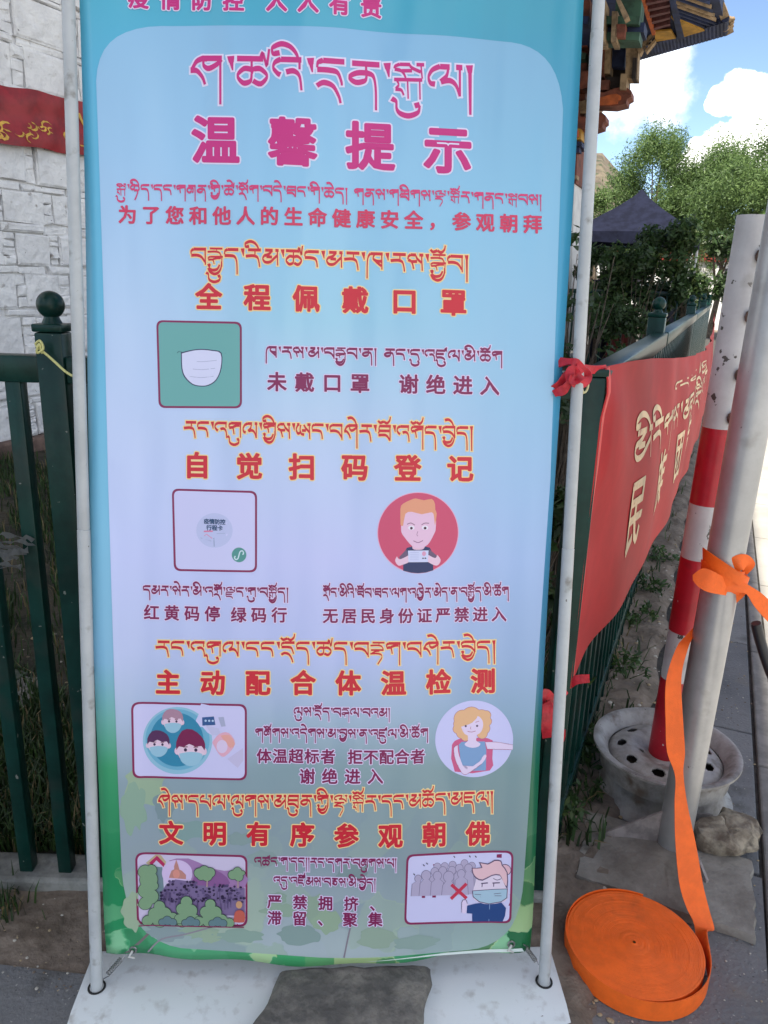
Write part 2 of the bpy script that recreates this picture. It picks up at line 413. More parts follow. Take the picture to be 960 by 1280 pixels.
# ------------------------------------------------------------------ far setting
HILL = mat('rocky hillside', (0.085, 0.065, 0.048, 1), 0.95, col2=(0.14, 0.115, 0.08, 1), scale=0.16, bump=2.5, bscale=0.25, chips=[((.045, .06, .03, 1), .3, .55, .08)])
hb = MB(); hg = []; nx, ny = 70, 22
for j in range(ny):
    for i in range(nx):
        t = i / (nx - 1); az = -0.75 + 1.9 * t
        r = 190 + 190 * j / (ny - 1); q = j / (ny - 1)
        pk = 8 + 50 * math.exp(-((az - 0.235) / 0.07) ** 2) + 6 * math.sin(az * 17) + 4 * math.sin(az * 41 + 1)
        hg.append((r * math.sin(az), r * math.cos(az), -1 + pk * math.sin(min(1, q * 1.4) * math.pi / 2) + rng.normal(0, 1.6) * q))
hb.add(hg, [(j * nx + i, j * nx + i + 1, (j + 1) * nx + i + 1, (j + 1) * nx + i) for j in range(ny - 1) for i in range(nx - 1)], HILL)
tag(hb.build('hill', smooth='full'), kind='structure')

LIME = mat('limewash', (0.62, 0.61, 0.60, 1), 0.9, var=0.08, scale=5, bump=0.006, bscale=14)
MAROON = mat('maroon frieze', (0.22, 0.018, 0.016, 1), 0.85, var=0.2, scale=8)
GOLD = mat('gold paint', (0.62, 0.40, 0.11, 1), 0.5, var=0.2, scale=40)
REDC = mat('red cloth', (0.36, 0.016, 0.02, 1), 0.6, var=0.10, scale=5, spec=0.18)
# far white hall with a maroon band
p0 = gd(560, 365, 33); p1 = gd(1010, 366, 33)
e = p1 - p0; e[2] = 0; e /= np.linalg.norm(e); nrm = np.array([-e[1], e[0], 0]); wlen = np.linalg.norm((p1 - p0)[:2])
def hall_box(mb, a, b, z0, z1, d0, d1, mt):
    c = p0 + e * (a + b) / 2 + nrm * (d0 + d1) / 2; c = np.array([c[0], c[1], (z0 + z1) / 2])
    mb.box(c, (b - a, d1 - d0, z1 - z0), mt, ax=(e, nrm, (0, 0, 1)))
zt = lambda y: gd(905, y, 33)[2]
hl = thing('white_hall', (p0[0], p0[1], 0), 'far white hall wall with maroon band behind the trees', 'building')
b = MB(); hall_box(b, 0, wlen, -0.05, zt(328), 0, 5, LIME); b.build('wall', hl, base=hl.location)
b = MB(); hall_box(b, -0.1, wlen + 0.1, zt(328) + 0.003, zt(305), -0.12, 5.1, MAROON); b.build('frieze', hl, base=hl.location)
b = MB(); hall_box(b, -0.2, wlen + 0.2, zt(305) + 0.003, zt(302), -0.25, 5.2, LIME); b.build('parapet', hl, base=hl.location)
for i in range(7):
    b = MB(); a_ = wlen * (0.08 + 0.14 * i)
    hall_box(b, a_, a_ + 0.9, zt(356), zt(336), -0.06, 0.05, mat('dark window', (0.02, 0.02, 0.025, 1), 0.3)); b.build('window', hl, base=hl.location)

# trees
def tbase(px, dist): 
    p = gd(px, 366, dist); return (p[0], p[1], -0.02)
tree(tbase(806, 27), gd(806, 156, 27)[2], 1.75, 'rounded light green tree whose top stands above the dark tent roof', 48000, 0.05, nclump=70, low=0.42)
tree(tbase(738, 25), gd(738, 232, 25)[2], 1.15, 'bright yellow green tree just right of the carved gate', 22000, 0.05, pm=(0.6, 0.3, 0.1), nclump=20)
tree(tbase(893, 26), gd(893, 190, 26)[2], 1.9, 'dense green tree between the round tree and the tall right one', 48000, 0.05, nclump=70, low=0.5)
tree(tbase(968, 24), gd(968, 165, 24)[2], 2.4, 'tall willow green tree cut off by the right edge above the posts', 56000, 0.05, nclump=74, low=0.45)
tree(tbase(860, 34), gd(860, 200, 34)[2], 2.2, 'darker tree filling the gap behind the other crowns', 20000, 0.07, nclump=24, pm=(0.2, 0.4, 0.4))
tree(tbase(1075, 23), gd(1075, 150, 23)[2], 2.6, 'broad tree outside the right edge of the view', 9000, 0.12, nclump=24)

# tent
NAVY = mat('navy canvas', (0.010, 0.012, 0.026, 1), 0.8, var=0.25, scale=6, spec=0.08)
pk = gd(803, 236, 17); tz = gd(803, 294, 17)[2]; half = 1.15
tx, ty = pk[0], pk[1]
tn = thing('canopy_tent', (tx, ty, 0), 'dark navy pyramid canopy tent half hidden behind the shrub', 'tent')
b = MB(); n_ = 14; ring = []
cs = [st(-half, -half, 0), st(half, -half, 0), st(half, half, 0), st(-half, half, 0)]
vv = [(tx, ty, pk[2])]; fs = []
lev = [0.12, 0.35, 0.65, 1.0]
for lv in lev:
    z = pk[2] - (pk[2] - tz) * (lv ** 0.8)
    for i in range(4):
        for q in range(4):
            c = cs[i] * (1 - q / 4) + cs[(i + 1) % 4] * (q / 4)
            sg = 0.05 * math.sin(math.pi * q / 4) * lv
            vv.append((tx + c[0] * lv * (1 - sg), ty + c[1] * lv * (1 - sg), z - 0.0))
fs += [(0, 1 + i, 1 + (i + 1) % 16) for i in range(16)]
for r_ in range(3):
    fs += [(1 + r_ * 16 + i, 1 + r_ * 16 + (i + 1) % 16, 1 + (r_ + 1) * 16 + (i + 1) % 16, 1 + (r_ + 1) * 16 + i) for i in range(16)]
for i in range(16): vv.append((vv[49 + i][0], vv[49 + i][1], tz - 0.22 + 0.03 * (i % 2)))
fs += [(49 + i, 49 + (i + 1) % 16, 65 + (i + 1) % 16, 65 + i) for i in range(16)]
b.add(vv, fs, NAVY); b.build('canopy', tn, base=tn.location)
for i in range(4):
    b = MB(); c = cs[i] * 0.97; b.tube([(tx + c[0], ty + c[1], 0), (tx + c[0], ty + c[1], tz - 0.05)], 0.025, TUBE, 8); b.build('leg', tn, base=tn.location)

# stall under the tent and boxes behind the far railing
DNAVY = mat('navy cloth', (0.010, 0.012, 0.028, 1), 0.8, var=0.3, scale=7)
def stall(px0, px1, py, dist, z1, mt, name, label, cat, depth=0.7, skirt=True, topm=None):
    a = gd(px0, py, dist); c = gd(px1, py, dist); w = np.linalg.norm((c - a)[:2]); e_ = (c - a); e_[2] = 0; e_ /= np.linalg.norm(e_); n2 = np.array([-e_[1], e_[0], 0])
    ctr = (a + c) / 2 + n2 * depth / 2
    t = thing(name, (ctr[0], ctr[1], 0), label, cat)
    b = MB(); nseg = 26; vs_ = []
    per = [(-w/2, -depth/2), (w/2, -depth/2), (w/2, depth/2), (-w/2, depth/2)]
    loop = []
    for i in range(4):
        for q in range(nseg // 2):
            f = q / (nseg // 2); x = per[i][0] * (1 - f) + per[(i+1) % 4][0] * f; y = per[i][1] * (1 - f) + per[(i+1) % 4][1] * f
            loop.append((x, y))
    nl = len(loop)
    for zi, z in enumerate((z1, z1 * 0.5, 0.0)):
        for i, (x, y) in enumerate(loop):
            k_ = 1 + (0.03 * math.sin(i * 2.1) + 0.03) * zi / 2
            p = ctr + e_ * x * k_ + n2 * y * k_; vs_.append((p[0], p[1], z))
    b.add(vs_, [(r * nl + i, r * nl + (i + 1) % nl, (r + 1) * nl + (i + 1) % nl, (r + 1) * nl + i) for r in range(2) for i in range(nl)] + [tuple(range(nl))], mt)
    b.build('cloth_skirt' , t, base=t.location)
    b = MB(); b.box((ctr[0], ctr[1], z1 + 0.015), (w + 0.06, depth + 0.06, 0.028), topm or mt, ax=(e_, n2, (0, 0, 1)), bev=0.006); b.build('counter_top', t, base=t.location)
stall(742, 776, 366, 13.2, 1.42, DNAVY, 'market_stall', 'tall stall draped in dark navy cloth behind the far railing', 'stall')
stall(764, 800, 380, 12.6, 1.05, mat('dark red cloth', (0.12, 0.012, 0.012, 1), 0.8, var=0.2, scale=8), 'market_stall', 'low stall draped in dark red cloth behind the far railing', 'stall')
stall(806, 872, 372, 13.4, 1.28, DNAVY, 'market_stall', 'wide dark cloth covered stall under the shrub', 'stall')

# ------------------------------------------------------------------ whitewashed stone wall of the temple
WP = np.array(gz(60, 562)); WA = math.radians(25.5); WD = np.array([math.sin(WA), math.cos(WA), 0]); WN = np.array([WD[1], -WD[0], 0])
tw = thing('stone_wall', (WP[0], WP[1], 0), 'whitewashed rough stone temple wall behind the left railing', 'wall')
b = MB()
STONE = mat('whitewashed stone', (0.68, 0.675, 0.68, 1), 0.92, col2=(0.82, 0.815, 0.81, 1), scale=5.0, bump=0.035, bscale=14, mlo=0.35, mhi=0.65, chips=[((.30, .27, .25, 1), 11, .66, .08), ((.10, .09, .085, 1), 34, .72, .03)])
PLINTH = mat('stained plinth earth', (0.16, 0.105, 0.085, 1), 0.95, var=0.3, scale=8, bump=0.01)
def wpt(t, z, d): return WP * np.array([1, 1, 0]) + WD * t + WN * d + np.array([0, 0, z])
def stone(t0, t1, z0, z1, d):
    j = lambda k=0.010: random.uniform(-k, k)
    w_, h_ = t1 - t0, z1 - z0; bv = min(0.010, w_ * 0.15, h_ * 0.15)
    o_ = [(t0 + j(.008), z0 + j(.009)), (t1 + j(.008), z0 + j(.009)), (t1 + j(.008), z1 + j(.009)), (t0 + j(.008), z1 + j(.009))]
    i_ = [(t0 + bv + abs(j()), z0 + bv + abs(j(.006))), (t1 - bv - abs(j()), z0 + bv + abs(j(.006))), (t1 - bv - abs(j()), z1 - bv - abs(j(.006))), (t0 + bv + abs(j()), z1 - bv - abs(j(.006)))]
    vs_ = [wpt(a, z, -0.05) for a, z in o_] + [wpt(a, z, d * 0.55 + j(.004)) for a, z in o_] + [wpt(a, z, d + j(.006)) for a, z in i_]
    b.add(vs_, [(8, 9, 10, 11)] + [(4 + i, 4 + (i + 1) % 4, 8 + (i + 1) % 4, 8 + i) for i in range(4)] + [(i, (i + 1) % 4, 4 + (i + 1) % 4, 4 + i) for i in range(4)], STONE)
gap = 0.010
z = 0.13
while z < 4.4:
    hc = random.uniform(0.19, 0.29); t = -3.2 + random.uniform(0, 0.2)
    while t < 5.5:
        w_ = random.uniform(0.22, 0.46)
        stone(t, t + w_, z, z + hc, random.uniform(0.008, 0.032)); t += w_ + gap * random.choice((.15, .3, .6, 1.4))
        # column of thin slates
        ws = random.uniform(0.07, 0.12); n_ = random.randint(3, 5); zz = z
        for q in range(n_):
            h_ = hc / n_
            stone(t + random.uniform(-.005, .005), t + ws, zz + (0.004 if q else 0), zz + h_, random.uniform(0.0, 0.028)); zz += h_
        t += ws + gap
    z += hc + gap
    hs = random.uniform(0.03, 0.055); t = -3.2            # levelling course
    while t < 5.5:
        w_ = random.uniform(0.15, 0.45)
        stone(t, t + w_, z, z + hs, random.uniform(-0.01, 0.03)); t += w_ + random.choice((0.005, 0.01, 0.035))
    z += hs + gap
b.build('masonry', tw, base=tw.location)
b = MB(); c = wpt(1.15, 3.8, -0.32); b.box((c[0], c[1], 3.8), (8.9, 0.6, 7.6), STONE, ax=(WD, WN, (0, 0, 1))); b.build('wall_core', tw, base=tw.location)
b = MB(); c = wpt(1.15, 0.065, 0.0); b.box((c[0], c[1], 0.05), (8.8, 0.16, 0.16), PLINTH, ax=(WD, WN, (0, 0, 1)), bev=0.02); b.build('plinth', tw, base=tw.location)

# red valance on the wall
def wpx(x, y, d=0.06):
    r = ray(x, y); q = WP + WN * d; t = ((q - CAM) @ WN) / (r @ WN); p = CAM + t * r
    return (p - WP)[:2] @ WD[:2], p[2]
ta, za = wpx(0, 108); tb_, zb = wpx(110, 130); _, zc = wpx(0, 180); _, zd = wpx(110, 197)
zt_ = (za + zb) / 2; zl_ = (zc + zd) / 2
vl = thing('wall_valance', tuple(wpt(ta, zt_, 0.06)), 'red cloth valance with gold pattern hung across the white stone wall', 'banner')
b = MB(); vs_ = []; nx, ny = 140, 10
def val(t, f, lift=0.0):
    d = 0.075 + 0.012 * math.sin(t * 9 + f * 2) + 0.008 * math.sin(t * 23 + 4 * f) + 0.010 * math.sin(f * 9 + t * 3)
    sag = 0.02 * math.sin(t * 2.2)
    return wpt(t, zt_ + sag + (zl_ - zt_) * f + 0.006 * math.sin(t * 14), d + lift)
for j in range(ny):
    for i in range(nx): vs_.append(val(-2.6 + 7.0 * i / (nx - 1), j / (ny - 1)))
b.add(vs_, [(j * nx + i, j * nx + i + 1, (j + 1) * nx + i + 1, (j + 1) * nx + i) for j in range(ny - 1) for i in range(nx - 1)], mat('red satin', (0.27, 0.010, 0.016, 1), 0.5, var=0.2, scale=8))
b.build('cloth', vl, smooth='full', base=vl.location)
t = -1.2
YG = mat('yellow print', (0.62, 0.36, 0.06, 1), 0.6, var=0.2, scale=30)
while t < 1.8:
    b = MB()
    for q in range(8):
        tt = t + random.uniform(0, 0.30); f0 = 0.66 + random.uniform(-0.10, 0.18)
        n_ = 6; r_ = random.uniform(0.02, 0.045); a0 = random.uniform(0, 6.28); wd_ = random.uniform(0.008, 0.016)
        L_ = []; 
        for i in range(n_):
            a = a0 + i * 0.75; L_.append((tt + r_ * math.cos(a), f0 + r_ * 1.8 * math.sin(a)))
        v_ = []
        for (x, f) in L_: v_ += [val(x, f, 0.004), val(x + wd_, f + wd_ * 2.2, 0.004)]
        b.add(v_, [(2 * i, 2 * i + 1, 2 * i + 3, 2 * i + 2) for i in range(n_ - 1)], YG)
    if int(round(t / .3)) % 3 != 1: t += 0.30; b.build('gold_pattern', vl, base=vl.location); continue
    v_ = [val(t + .18, 0.22, .004), val(t + .21, 0.22, .004), val(t + .235, 0.42, .004), val(t + .225, 0.46, .004)]
    b.add(v_, [(0, 1, 2, 3)], YG)
    v_ = [val(t + .27, 0.22, .004), val(t + .28, 0.22, .004), val(t + .235, 0.46, .004), val(t + .225, 0.46, .004)]
    b.add(v_, [(0, 1, 2, 3)], YG)
    t += 0.30
    b.build('gold_pattern', vl, base=vl.location)

# ------------------------------------------------------------------ carved gate and its roof corner
gt = thing('carved_gate', tuple(gs(700, 366, 12.4) * np.array([1, 1, 0])), 'painted carved wooden gate bracket tower carrying an upturned roof corner', 'gate')
GB = gt.location.copy()
RB = mat('gate red brown', (0.16, 0.045, 0.025, 1), 0.75, var=0.4, scale=6); TAN = mat('gate tan wood', (0.28, 0.19, 0.11, 1), 0.8, var=0.35, scale=7)
DB = mat('gate dark blue', (0.012, 0.022, 0.07, 1), 0.7, var=0.4, scale=5); DG = mat('gate green', (0.03, 0.075, 0.045, 1), 0.7, var=0.4, scale=6)
YE = mat('gate ochre', (0.42, 0.22, 0.03, 1), 0.7, var=0.25, scale=6); PU = mat('gate purple brown', (0.09, 0.025, 0.035, 1), 0.7, var=0.3, scale=5)
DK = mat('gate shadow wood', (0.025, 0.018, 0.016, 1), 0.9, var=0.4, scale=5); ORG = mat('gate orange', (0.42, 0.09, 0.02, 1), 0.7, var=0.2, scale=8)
def gpoly(name, items, parent=gt):
    b = MB()
    for (pts, s0, th, mt) in items:
        b.prism([gs(x, y, s0) for x, y in pts], np.array([SD[0], SD[1], 0]) * th, mt)
    return b.build(name, parent, base=GB)
gpoly('wall', [([(560, 229), (718, 229), (712, 440), (560, 440)], 12.4, 1.2, LIME)])
gpoly('frieze', [([(560, 176), (722, 180), (720, 229), (560, 229)], 12.35, 1.0, RB), ([(560, 183), (724, 184), (724, 190), (560, 189)], 12.25, .2, DB),
                 ([(706, 162), (726, 160), (726, 174), (705, 175)], 12.2, .3, YE), ([(709, 165), (723, 163), (723, 171), (708, 172)], 12.15, .3, ORG), ([(690, 176), (727, 177), (727, 183), (690, 183)], 12.2, .5, DB),
                 ([(700, 200), (713, 198), (715, 214), (700, 216)], 12.3, .3, ORG), ([(560, 217), (721, 219), (721, 224), (560, 223)], 12.28, .2, TAN)])
gpoly('pillar', [([(560, -60), (738, -60), (735, 60), (728, 176), (560, 176)], 12.6, 1.0, DK), ([(715, 50), (735, 50), (730, 150), (712, 150)], 12.45, .4, RB)])
arms = []
def scroll(x0, y0, x1, y1, mt, s0, th=0.35):
    w_, h_ = x1 - x0, y1 - y0
    arms.append(([(x0, y0 + h_ * .25), (x0 + w_ * .35, y0 + h_ * .3), (x0 + w_ * .6, y0 + h_ * .1), (x0 + w_ * .85, y0), (x1, y0 + h_ * .2), (x1, y0 + h_ * .5), (x1 - w_ * .1, y0 + h_ * .62), (x1 - w_ * .12, y0 + h_ * .85), (x0 + w_ * .6, y1), (x0, y1 - h_ * .05)], s0, th, mt))
scroll(722, 140, 757, 162, RB, 12.2); scroll(714, 120, 752, 142, TAN, 12.3); scroll(736, 108, 789, 133, RB, 12.1); scroll(740, 117, 776, 131, ORG, 12.05, .2)
scroll(700, 88, 742, 112, RB, 12.2); scroll(696, 128, 722, 158, RB, 12.1); scroll(700, 100, 718, 120, TAN, 12.05, .2)
for (x0, y0, x1, y1, mt, s0) in ((738, 62, 786, 112, DK, 12.5), (762, 58, 782, 84, DB, 12.35), (754, 40, 764, 92, TAN, 12.2), (742, 50, 756, 96, RB, 12.15), (783, 46, 798, 98, TAN, 12.1), (791, 72, 796, 98, DK, 12.05),
                             (738, 40, 800, 50, DG, 12.2), (746, 28, 806, 40, DB, 12.25), (742, 0, 757, 52, TAN, 12.05), (765, 14, 772, 52, TAN, 12.1), (757, 20, 800, 30, DG, 12.15), (770, 0, 802, 20, DG, 12.3), (770, 30, 782, 46, RB, 12.1),
                             (705, 0, 738, 20, RB, 12.3), (703, 20, 736, 30, DB, 12.2), (702, 50, 735, 58, RB, 12.2), (701, 66, 733, 74, DG, 12.25), (758, 96, 784, 110, DK, 12.2), (744, 100, 762, 112, RB, 12.1), (776, 92, 784, 112, TAN, 12.05)):
    arms.append(([(x0, y0), (x1, y0), (x1 - 1.5, y1), (x0 - 1.5, y1)], s0 - (2.9 if y1 <= 52 else 0), .3, mt))
arms.append(([(770, 0), (776, 0), (786, 20), (780, 24)], 9.0, .15, TAN)); arms.append(([(792, 52), (797, 46), (804, 60), (800, 68)], 12.0, .15, TAN))
gpoly('bracket', [q for q in arms if q[1] > 10.5]); gpoly('eave_bracket', [q for q in arms if q[1] <= 10.5])
lat = []
for i in range(4): lat.append(([(798 + i * 4, 44 - i * 5), (800 + i * 4, 42 - i * 5), (808 + i * 3.2, 60 - i * 6), (806 + i * 3.2, 62 - i * 6)], 12.0, .12, TAN))
for (a, c) in (((797, 46), (812, 27)), ((802, 55), (817, 38)), ((806, 63), (818, 49))): lat.append(([a, c, (c[0] + 2, c[1] + 2), (a[0] + 2, a[1] + 2.5)], 11.95, .12, TAN))
gpoly('lattice', lat)
# roof: underside plane seen from below
ZR = 4.55
tipw = gz(907, 36, ZR)
to_, ts_ = tipw[:2] @ OD, tipw[:2] @ SD
lft = gz(797, 68, ZR); lo_, ls_ = lft[:2] @ OD, lft[:2] @ SD
b = MB()
# roof body rising away from the eave, hipped, with an upturned corner
pts = [np.array([*(OD * o_ + SD * s_), 0]) for o_, s_ in ((lo_ - 4, ls_ + (ls_ - ts_) / (lo_ - to_) * -4), (to_, ts_), (to_ - 0.28, ts_ - 5.0), (lo_ - 4, ts_ - 5.0))]
lo4 = [p + np.array([0, 0, ZR]) for p in pts]; hi4 = [p + np.array([0, 0, ZR + 0.14]) for p in pts]
ridge = [np.array([*(OD * (to_ - 2.2) + SD * (ts_ - 2.4)), ZR + 1.3]), np.array([*(OD * (lo_ - 4) + SD * (ts_ - 2.4)), ZR + 1.3])]
b.add(lo4 + hi4 + ridge, [(0, 1, 2, 3), (0, 1, 5, 4), (1, 2, 6, 5), (2, 3, 7, 6), (3, 0, 4, 7), (4, 5, 8, 9), (5, 6, 8), (6, 7, 9, 8), (7, 4, 9)], DB)
b.build('roof', gt, base=GB)
def upoly(b, pts, dz, mt, th=0.02):
    b.prism([gz(x, y, ZR - dz) for x, y in pts], (0, 0, -th), mt)
b = MB()
upoly(b, [(839, 19), (881, 36.5), (855.5, 44)], 0.045, YE); upoly(b, [(819, 37.5), (839, 36), (845, 46), (819, 50.5)], 0.045, YE)
upoly(b, [(800, -12), (836, -12), (838, 18), (838, 35), (818, 37), (806, 6)], 0.004, PU)
upoly(b, [(836, -12), (842, -12), (856, 43), (848, 45)], 0.03, DB, 0.05)
for i in range(5):
    y0 = -6 + i * 8; upoly(b, [(808 + i * 2, y0 + 4), (838, y0 - 2), (838, y0 + 0.5), (809 + i * 2, y0 + 7)], 0.03, mat('gate plum rafter', (0.13, 0.05, 0.05, 1), .7, var=.3), 0.05)
upoly(b, [(800, -12), (804, -12), (820, 37), (816, 38)], 0.03, ORG, 0.06)
def barge_x(y): return 889 + 0.42 * y
for i in range(13):
    y0 = -30 + i * 4.6; x0_, x1_ = 841, None
    while x0_ < 900 and (x0_ - 841) * 0.36 + y0 > 19 + (x0_ - 839) * .42 + 1: x0_ += 1
    x0_ = 841 + max(0, (y0 - 17) / 0.08) if y0 > 17 else 841
    x1_ = min(barge_x(y0 + 18) - 2, 841 + (38 - y0) / 0.5)
    if x1_ - x0_ > 6: upoly(b, [(x0_, y0 + (x0_ - 841) * .36), (x0_, y0 + 1.4 + (x0_ - 841) * .36), (x1_, y0 + 1.4 + (x1_ - 841) * .36), (x1_, y0 + (x1_ - 841) * .36)], 0.01, TAN if i in (4, 6, 7) else DB, 0.035)
b.build('rafter', gt, base=GB)
# scalloped tile ends along the far eave and beige barge on the right eave
b = MB(); nt_ = 26
for i in range(nt_ + 14):
    f = i / nt_; p = tipw * (1 - f) + lft * f; p = p + np.array([*(SD * 0.05), -0.03])
    b.tube([p - np.array([*(SD * 0.5), -0.02]), p], 0.045, DB, 10)
b.build('tile_end', gt, base=GB)
b = MB()
e0 = gz(911, 38, ZR); pts = [e0, gz(905, 18, ZR + .04), gz(898, 2, ZR + .12), gz(890, -20, ZR + .3)]
b.ribbon(catmull(pts, 4), [np.array([*(OD * 0.045), 0.02])] * len(catmull(pts, 4)), TAN, 0.10)
for (dx, dy, r) in ((2, 0, .07), (5, -3, .055), (3, -7, .05), (7, -8, .04), (5, -12, .035), (9, -12, .03), (0, -4, .07)):
    c = gz(907 + dx, 36 + dy, ZR); b.lathe(c, [(0.004, -r), (r * .7, -r * .7), (r, 0), (r * .7, r * .7), (0.004, r)], TAN, 8)
b.build('corner_finial', gt, base=GB)

# high roof added out of view to keep the foreground in the shade
pr = thing('shade_roof', tuple(st(-2.4, -1, 0)), 'unseen roof added overhead to shade the pavement', 'roof')
b = MB(); PB = np.array(pr.location); zz = 9.0
b.prism([st(-5.0, -7.5, zz), st(-0.10, -7.5, zz), st(-0.10, 6.5, zz), st(-5.0, 6.5, zz)], (0, 0, 0.25), TAN); b.build('shade_slab', pr, base=PB)
b = MB(); b.add([st(-5.2, -7.7, zz + .253), st(-0.10, -7.7, zz + .253), st(-0.10, 6.6, zz + .253), st(-5.2, 6.6, zz + .253), st(-2.6, -5.5, zz + 1.6), st(-2.6, 4.5, zz + 1.6)], [(0, 1, 4), (1, 2, 5, 4), (2, 3, 5), (3, 0, 4, 5), (0, 3, 2, 1)], DB); b.build('shade_roof_top', pr, base=PB)
for (o_, s_) in ((-4.7, -7.0), (-4.7, -3.0), (-0.9, -7.0)):  # pillars under the added roof
    b = MB(); b.tube([st(o_, s_, -0.05), st(o_, s_, zz)], [0.2, 0.17], RB, 16); b.build('pillar', pr, base=PB)

# ------------------------------------------------------------------ green fences
AX = ((1, 0, 0), (0, 1, 0), (0, 0, 1)); AXS = ((SD[0], SD[1], 0), (OD[0], OD[1], 0), (0, 0, 1))
def fence_post(parent, p, base, w=0.049, h=1.198, ax=AX, ball=True):
    b = MB(); b.box((p[0], p[1], h / 2), (w, w, h), GREEN, ax=ax, bev=0.004); o = b.build('post', parent, smooth=True, base=base)
    b = MB(); b.box((p[0], p[1], h + 0.008), (w + 0.005, w + 0.005, 0.014), GREEN, ax=ax, bev=0.003)
    if ball:
        r = 0.024; n_ = 14
        b.lathe((p[0], p[1], h + 0.015), [(0.018, 0), (0.014, 0.008)] + [(max(0.0008, r * math.sin(math.pi * (0.18 + 0.82 * i / n_))), 0.008 + r - r * math.cos(math.pi * (0.18 + 0.82 * i / n_)) * 1.0) for i in range(n_ + 1)], GREEN, 20)
    b.build('finial', o, smooth=True, base=base)
def picket(parent, p, base, h0, h1, w=0.029, ax=AX):
    b = MB(); b.box((p[0], p[1], (h0 + h1) / 2), (w, w, h1 - h0), GREEN, ax=ax, bev=0.003); b.build('picket', parent, smooth=True, base=base)
FY = 1.40; CX = (FO + 1.40 * SD[0]) / OD[0]
postx = gy(83, 600, FY)[0]
ff = thing('metal_fence', (postx, FY, 0), 'dark green metal railing standing behind the notice banner', 'fence', 'green metal railings round the garden')
fb = np.array(ff.location)
fence_post(ff, (postx, FY), fb); 
fence_post(ff, (CX, FY), fb, h=1.150, ball=False, w=0.045)
for (xa, xb) in ((-2.7, postx - 0.0245), (postx + 0.0245, CX - 0.0225)):
    b = MB(); b.box(((xa + xb) / 2, FY, 1.133), (xb - xa, 0.04, 0.048), GREEN, bev=0.004); b.build('rail', ff, smooth=True, base=fb)
for x in [postx + 0.062 + 0.085 * i for i in range(9)] + [postx - 0.076 - 0.085 * i for i in range(9)]:
    if x < CX - 0.03: picket(ff, (x, FY), fb, 0.0, 1.113)
b = MB()
xx = -2.7
while xx < CX - 0.02:
    w__ = min(0.592, CX + 0.03 - xx); b.box((xx + w__ / 2, FY + 0.005, 0.005), (w__, 0.085, 0.065), CONC, bev=0.008); xx += 0.6
tag(b.build('fence_kerb'), kind='structure')
# side railing
sf = thing('metal_fence', tuple(st(FO, 1.45, 0)), 'dark green metal railing running away along the pavement behind the red cloth', 'fence', 'green metal railings round the garden')
sb = np.array(sf.location); S0 = st(0, 0, 0)
s_c = np.array([CX, FY]) @ SD
posts = [s_c + 1.62, s_c + 4.6, s_c + 7.6, s_c + 10.2]
for q in posts: fence_post(sf, st(FO - 0.02, q, 0)[:2], sb, ax=AXS, w=0.06, h=1.21)
prev = s_c + 0.03
for q in posts:
    b = MB(); b.box(st(FO, (prev + q) / 2 - 0.0, 1.133), (q - prev - 0.062, 0.05, 0.048), GREEN, ax=AXS, bev=0.004); b.build('rail', sf, smooth=True, base=sb)
    b = MB(); b.box(st(FO, (prev + q) / 2 - 0.0, 0.11), (q - prev - 0.062, 0.03, 0.03), GREEN, ax=AXS, bev=0.003); b.build('rail', sf, smooth=True, base=sb)
    prev = q + 0.0
q = s_c + 0.11; cnt = 0
while q < posts[-1] - 0.05 and cnt < 98:
    if min(abs(q - p_) for p_ in posts) > 0.05: picket(sf, st(FO, q, 0)[:2], sb, 0.0, 1.113, w=0.024, ax=AXS); cnt += 1
    q += 0.105
# far railing across the end of the garden
bf = thing('metal_fence', tuple(st(-2, posts[-1], 0)), 'dark green metal railing across the far end of the garden', 'fence', 'green metal railings round the garden')
bb = np.array(bf.location)
for o_ in (FO - 2.6, FO - 5.2): fence_post(bf, st(o_, posts[-1], 0)[:2], bb, ax=AXS, h=1.32, w=0.06)
for (o0, o1) in ((FO - 2.57, FO - 0.06), (FO - 5.17, FO - 2.63)):
    b = MB(); b.box(st((o0 + o1) / 2, posts[-1], 1.27), (0.05, o1 - o0, 0.06), GREEN, ax=AXS, bev=0.004); b.build('rail', bf, smooth=True, base=bb)
for i in range(36):
    o_ = FO - 0.14 - i * 0.14
    if abs(o_ - FO + 2.6) > 0.05: picket(bf, st(o_, posts[-1], 0)[:2], bb, 0.0, 1.24, w=0.026, ax=AXS)

# shrubs inside the garden
def shrub(px, dist, top, rx, label, n, size, mats=DEEP, pm=(0.4, 0.4, 0.2), low=0.25, name='shrub', nclump=16, twigs=18):
    p = gd(px, 366, dist); base = np.array([p[0], p[1], 0.02]); h = top - 0.02
    t = thing(name, base, label, 'shrub', 'garden shrubs behind the railings')
    tr = MB(); clumps = []
    for i in range(twigs):
        a = random.uniform(0, 6.283); r_ = rx * random.uniform(0.15, 0.9); zz = base[2] + h * random.uniform(0.55, 1.0)
        c = base + np.array([r_ * math.cos(a), r_ * math.sin(a), zz])
        tr.tube([base + rng.normal(0, 0.03, 3) * (1, 1, 0), base + (c - base) * (0.35, 0.35, 0.5) + rng.normal(0, 0.03, 3), c], [0.009, 0.006, 0.002], BARK, 5)
    for i in range(nclump):
        a = random.uniform(0, 6.283); f = random.random(); r_ = rx * random.uniform(0.1, 0.8) * (0.6 + 0.8 * math.sin(math.pi * (0.15 + 0.75 * f)))
        cr = rx * random.uniform(0.22, 0.4); clumps.append((base[0] + r_ * math.cos(a), base[1] + r_ * math.sin(a), base[2] + h * (low + (1 - low) * f), cr, cr, cr * 0.9))
    tr.build('stem', t, smooth=True, base=base)
    cw = MB(); leaf_cloud(cw, clumps, n, size, mats, pm, shell=0.6); cw.build('foliage', t, base=base, recalc=False)
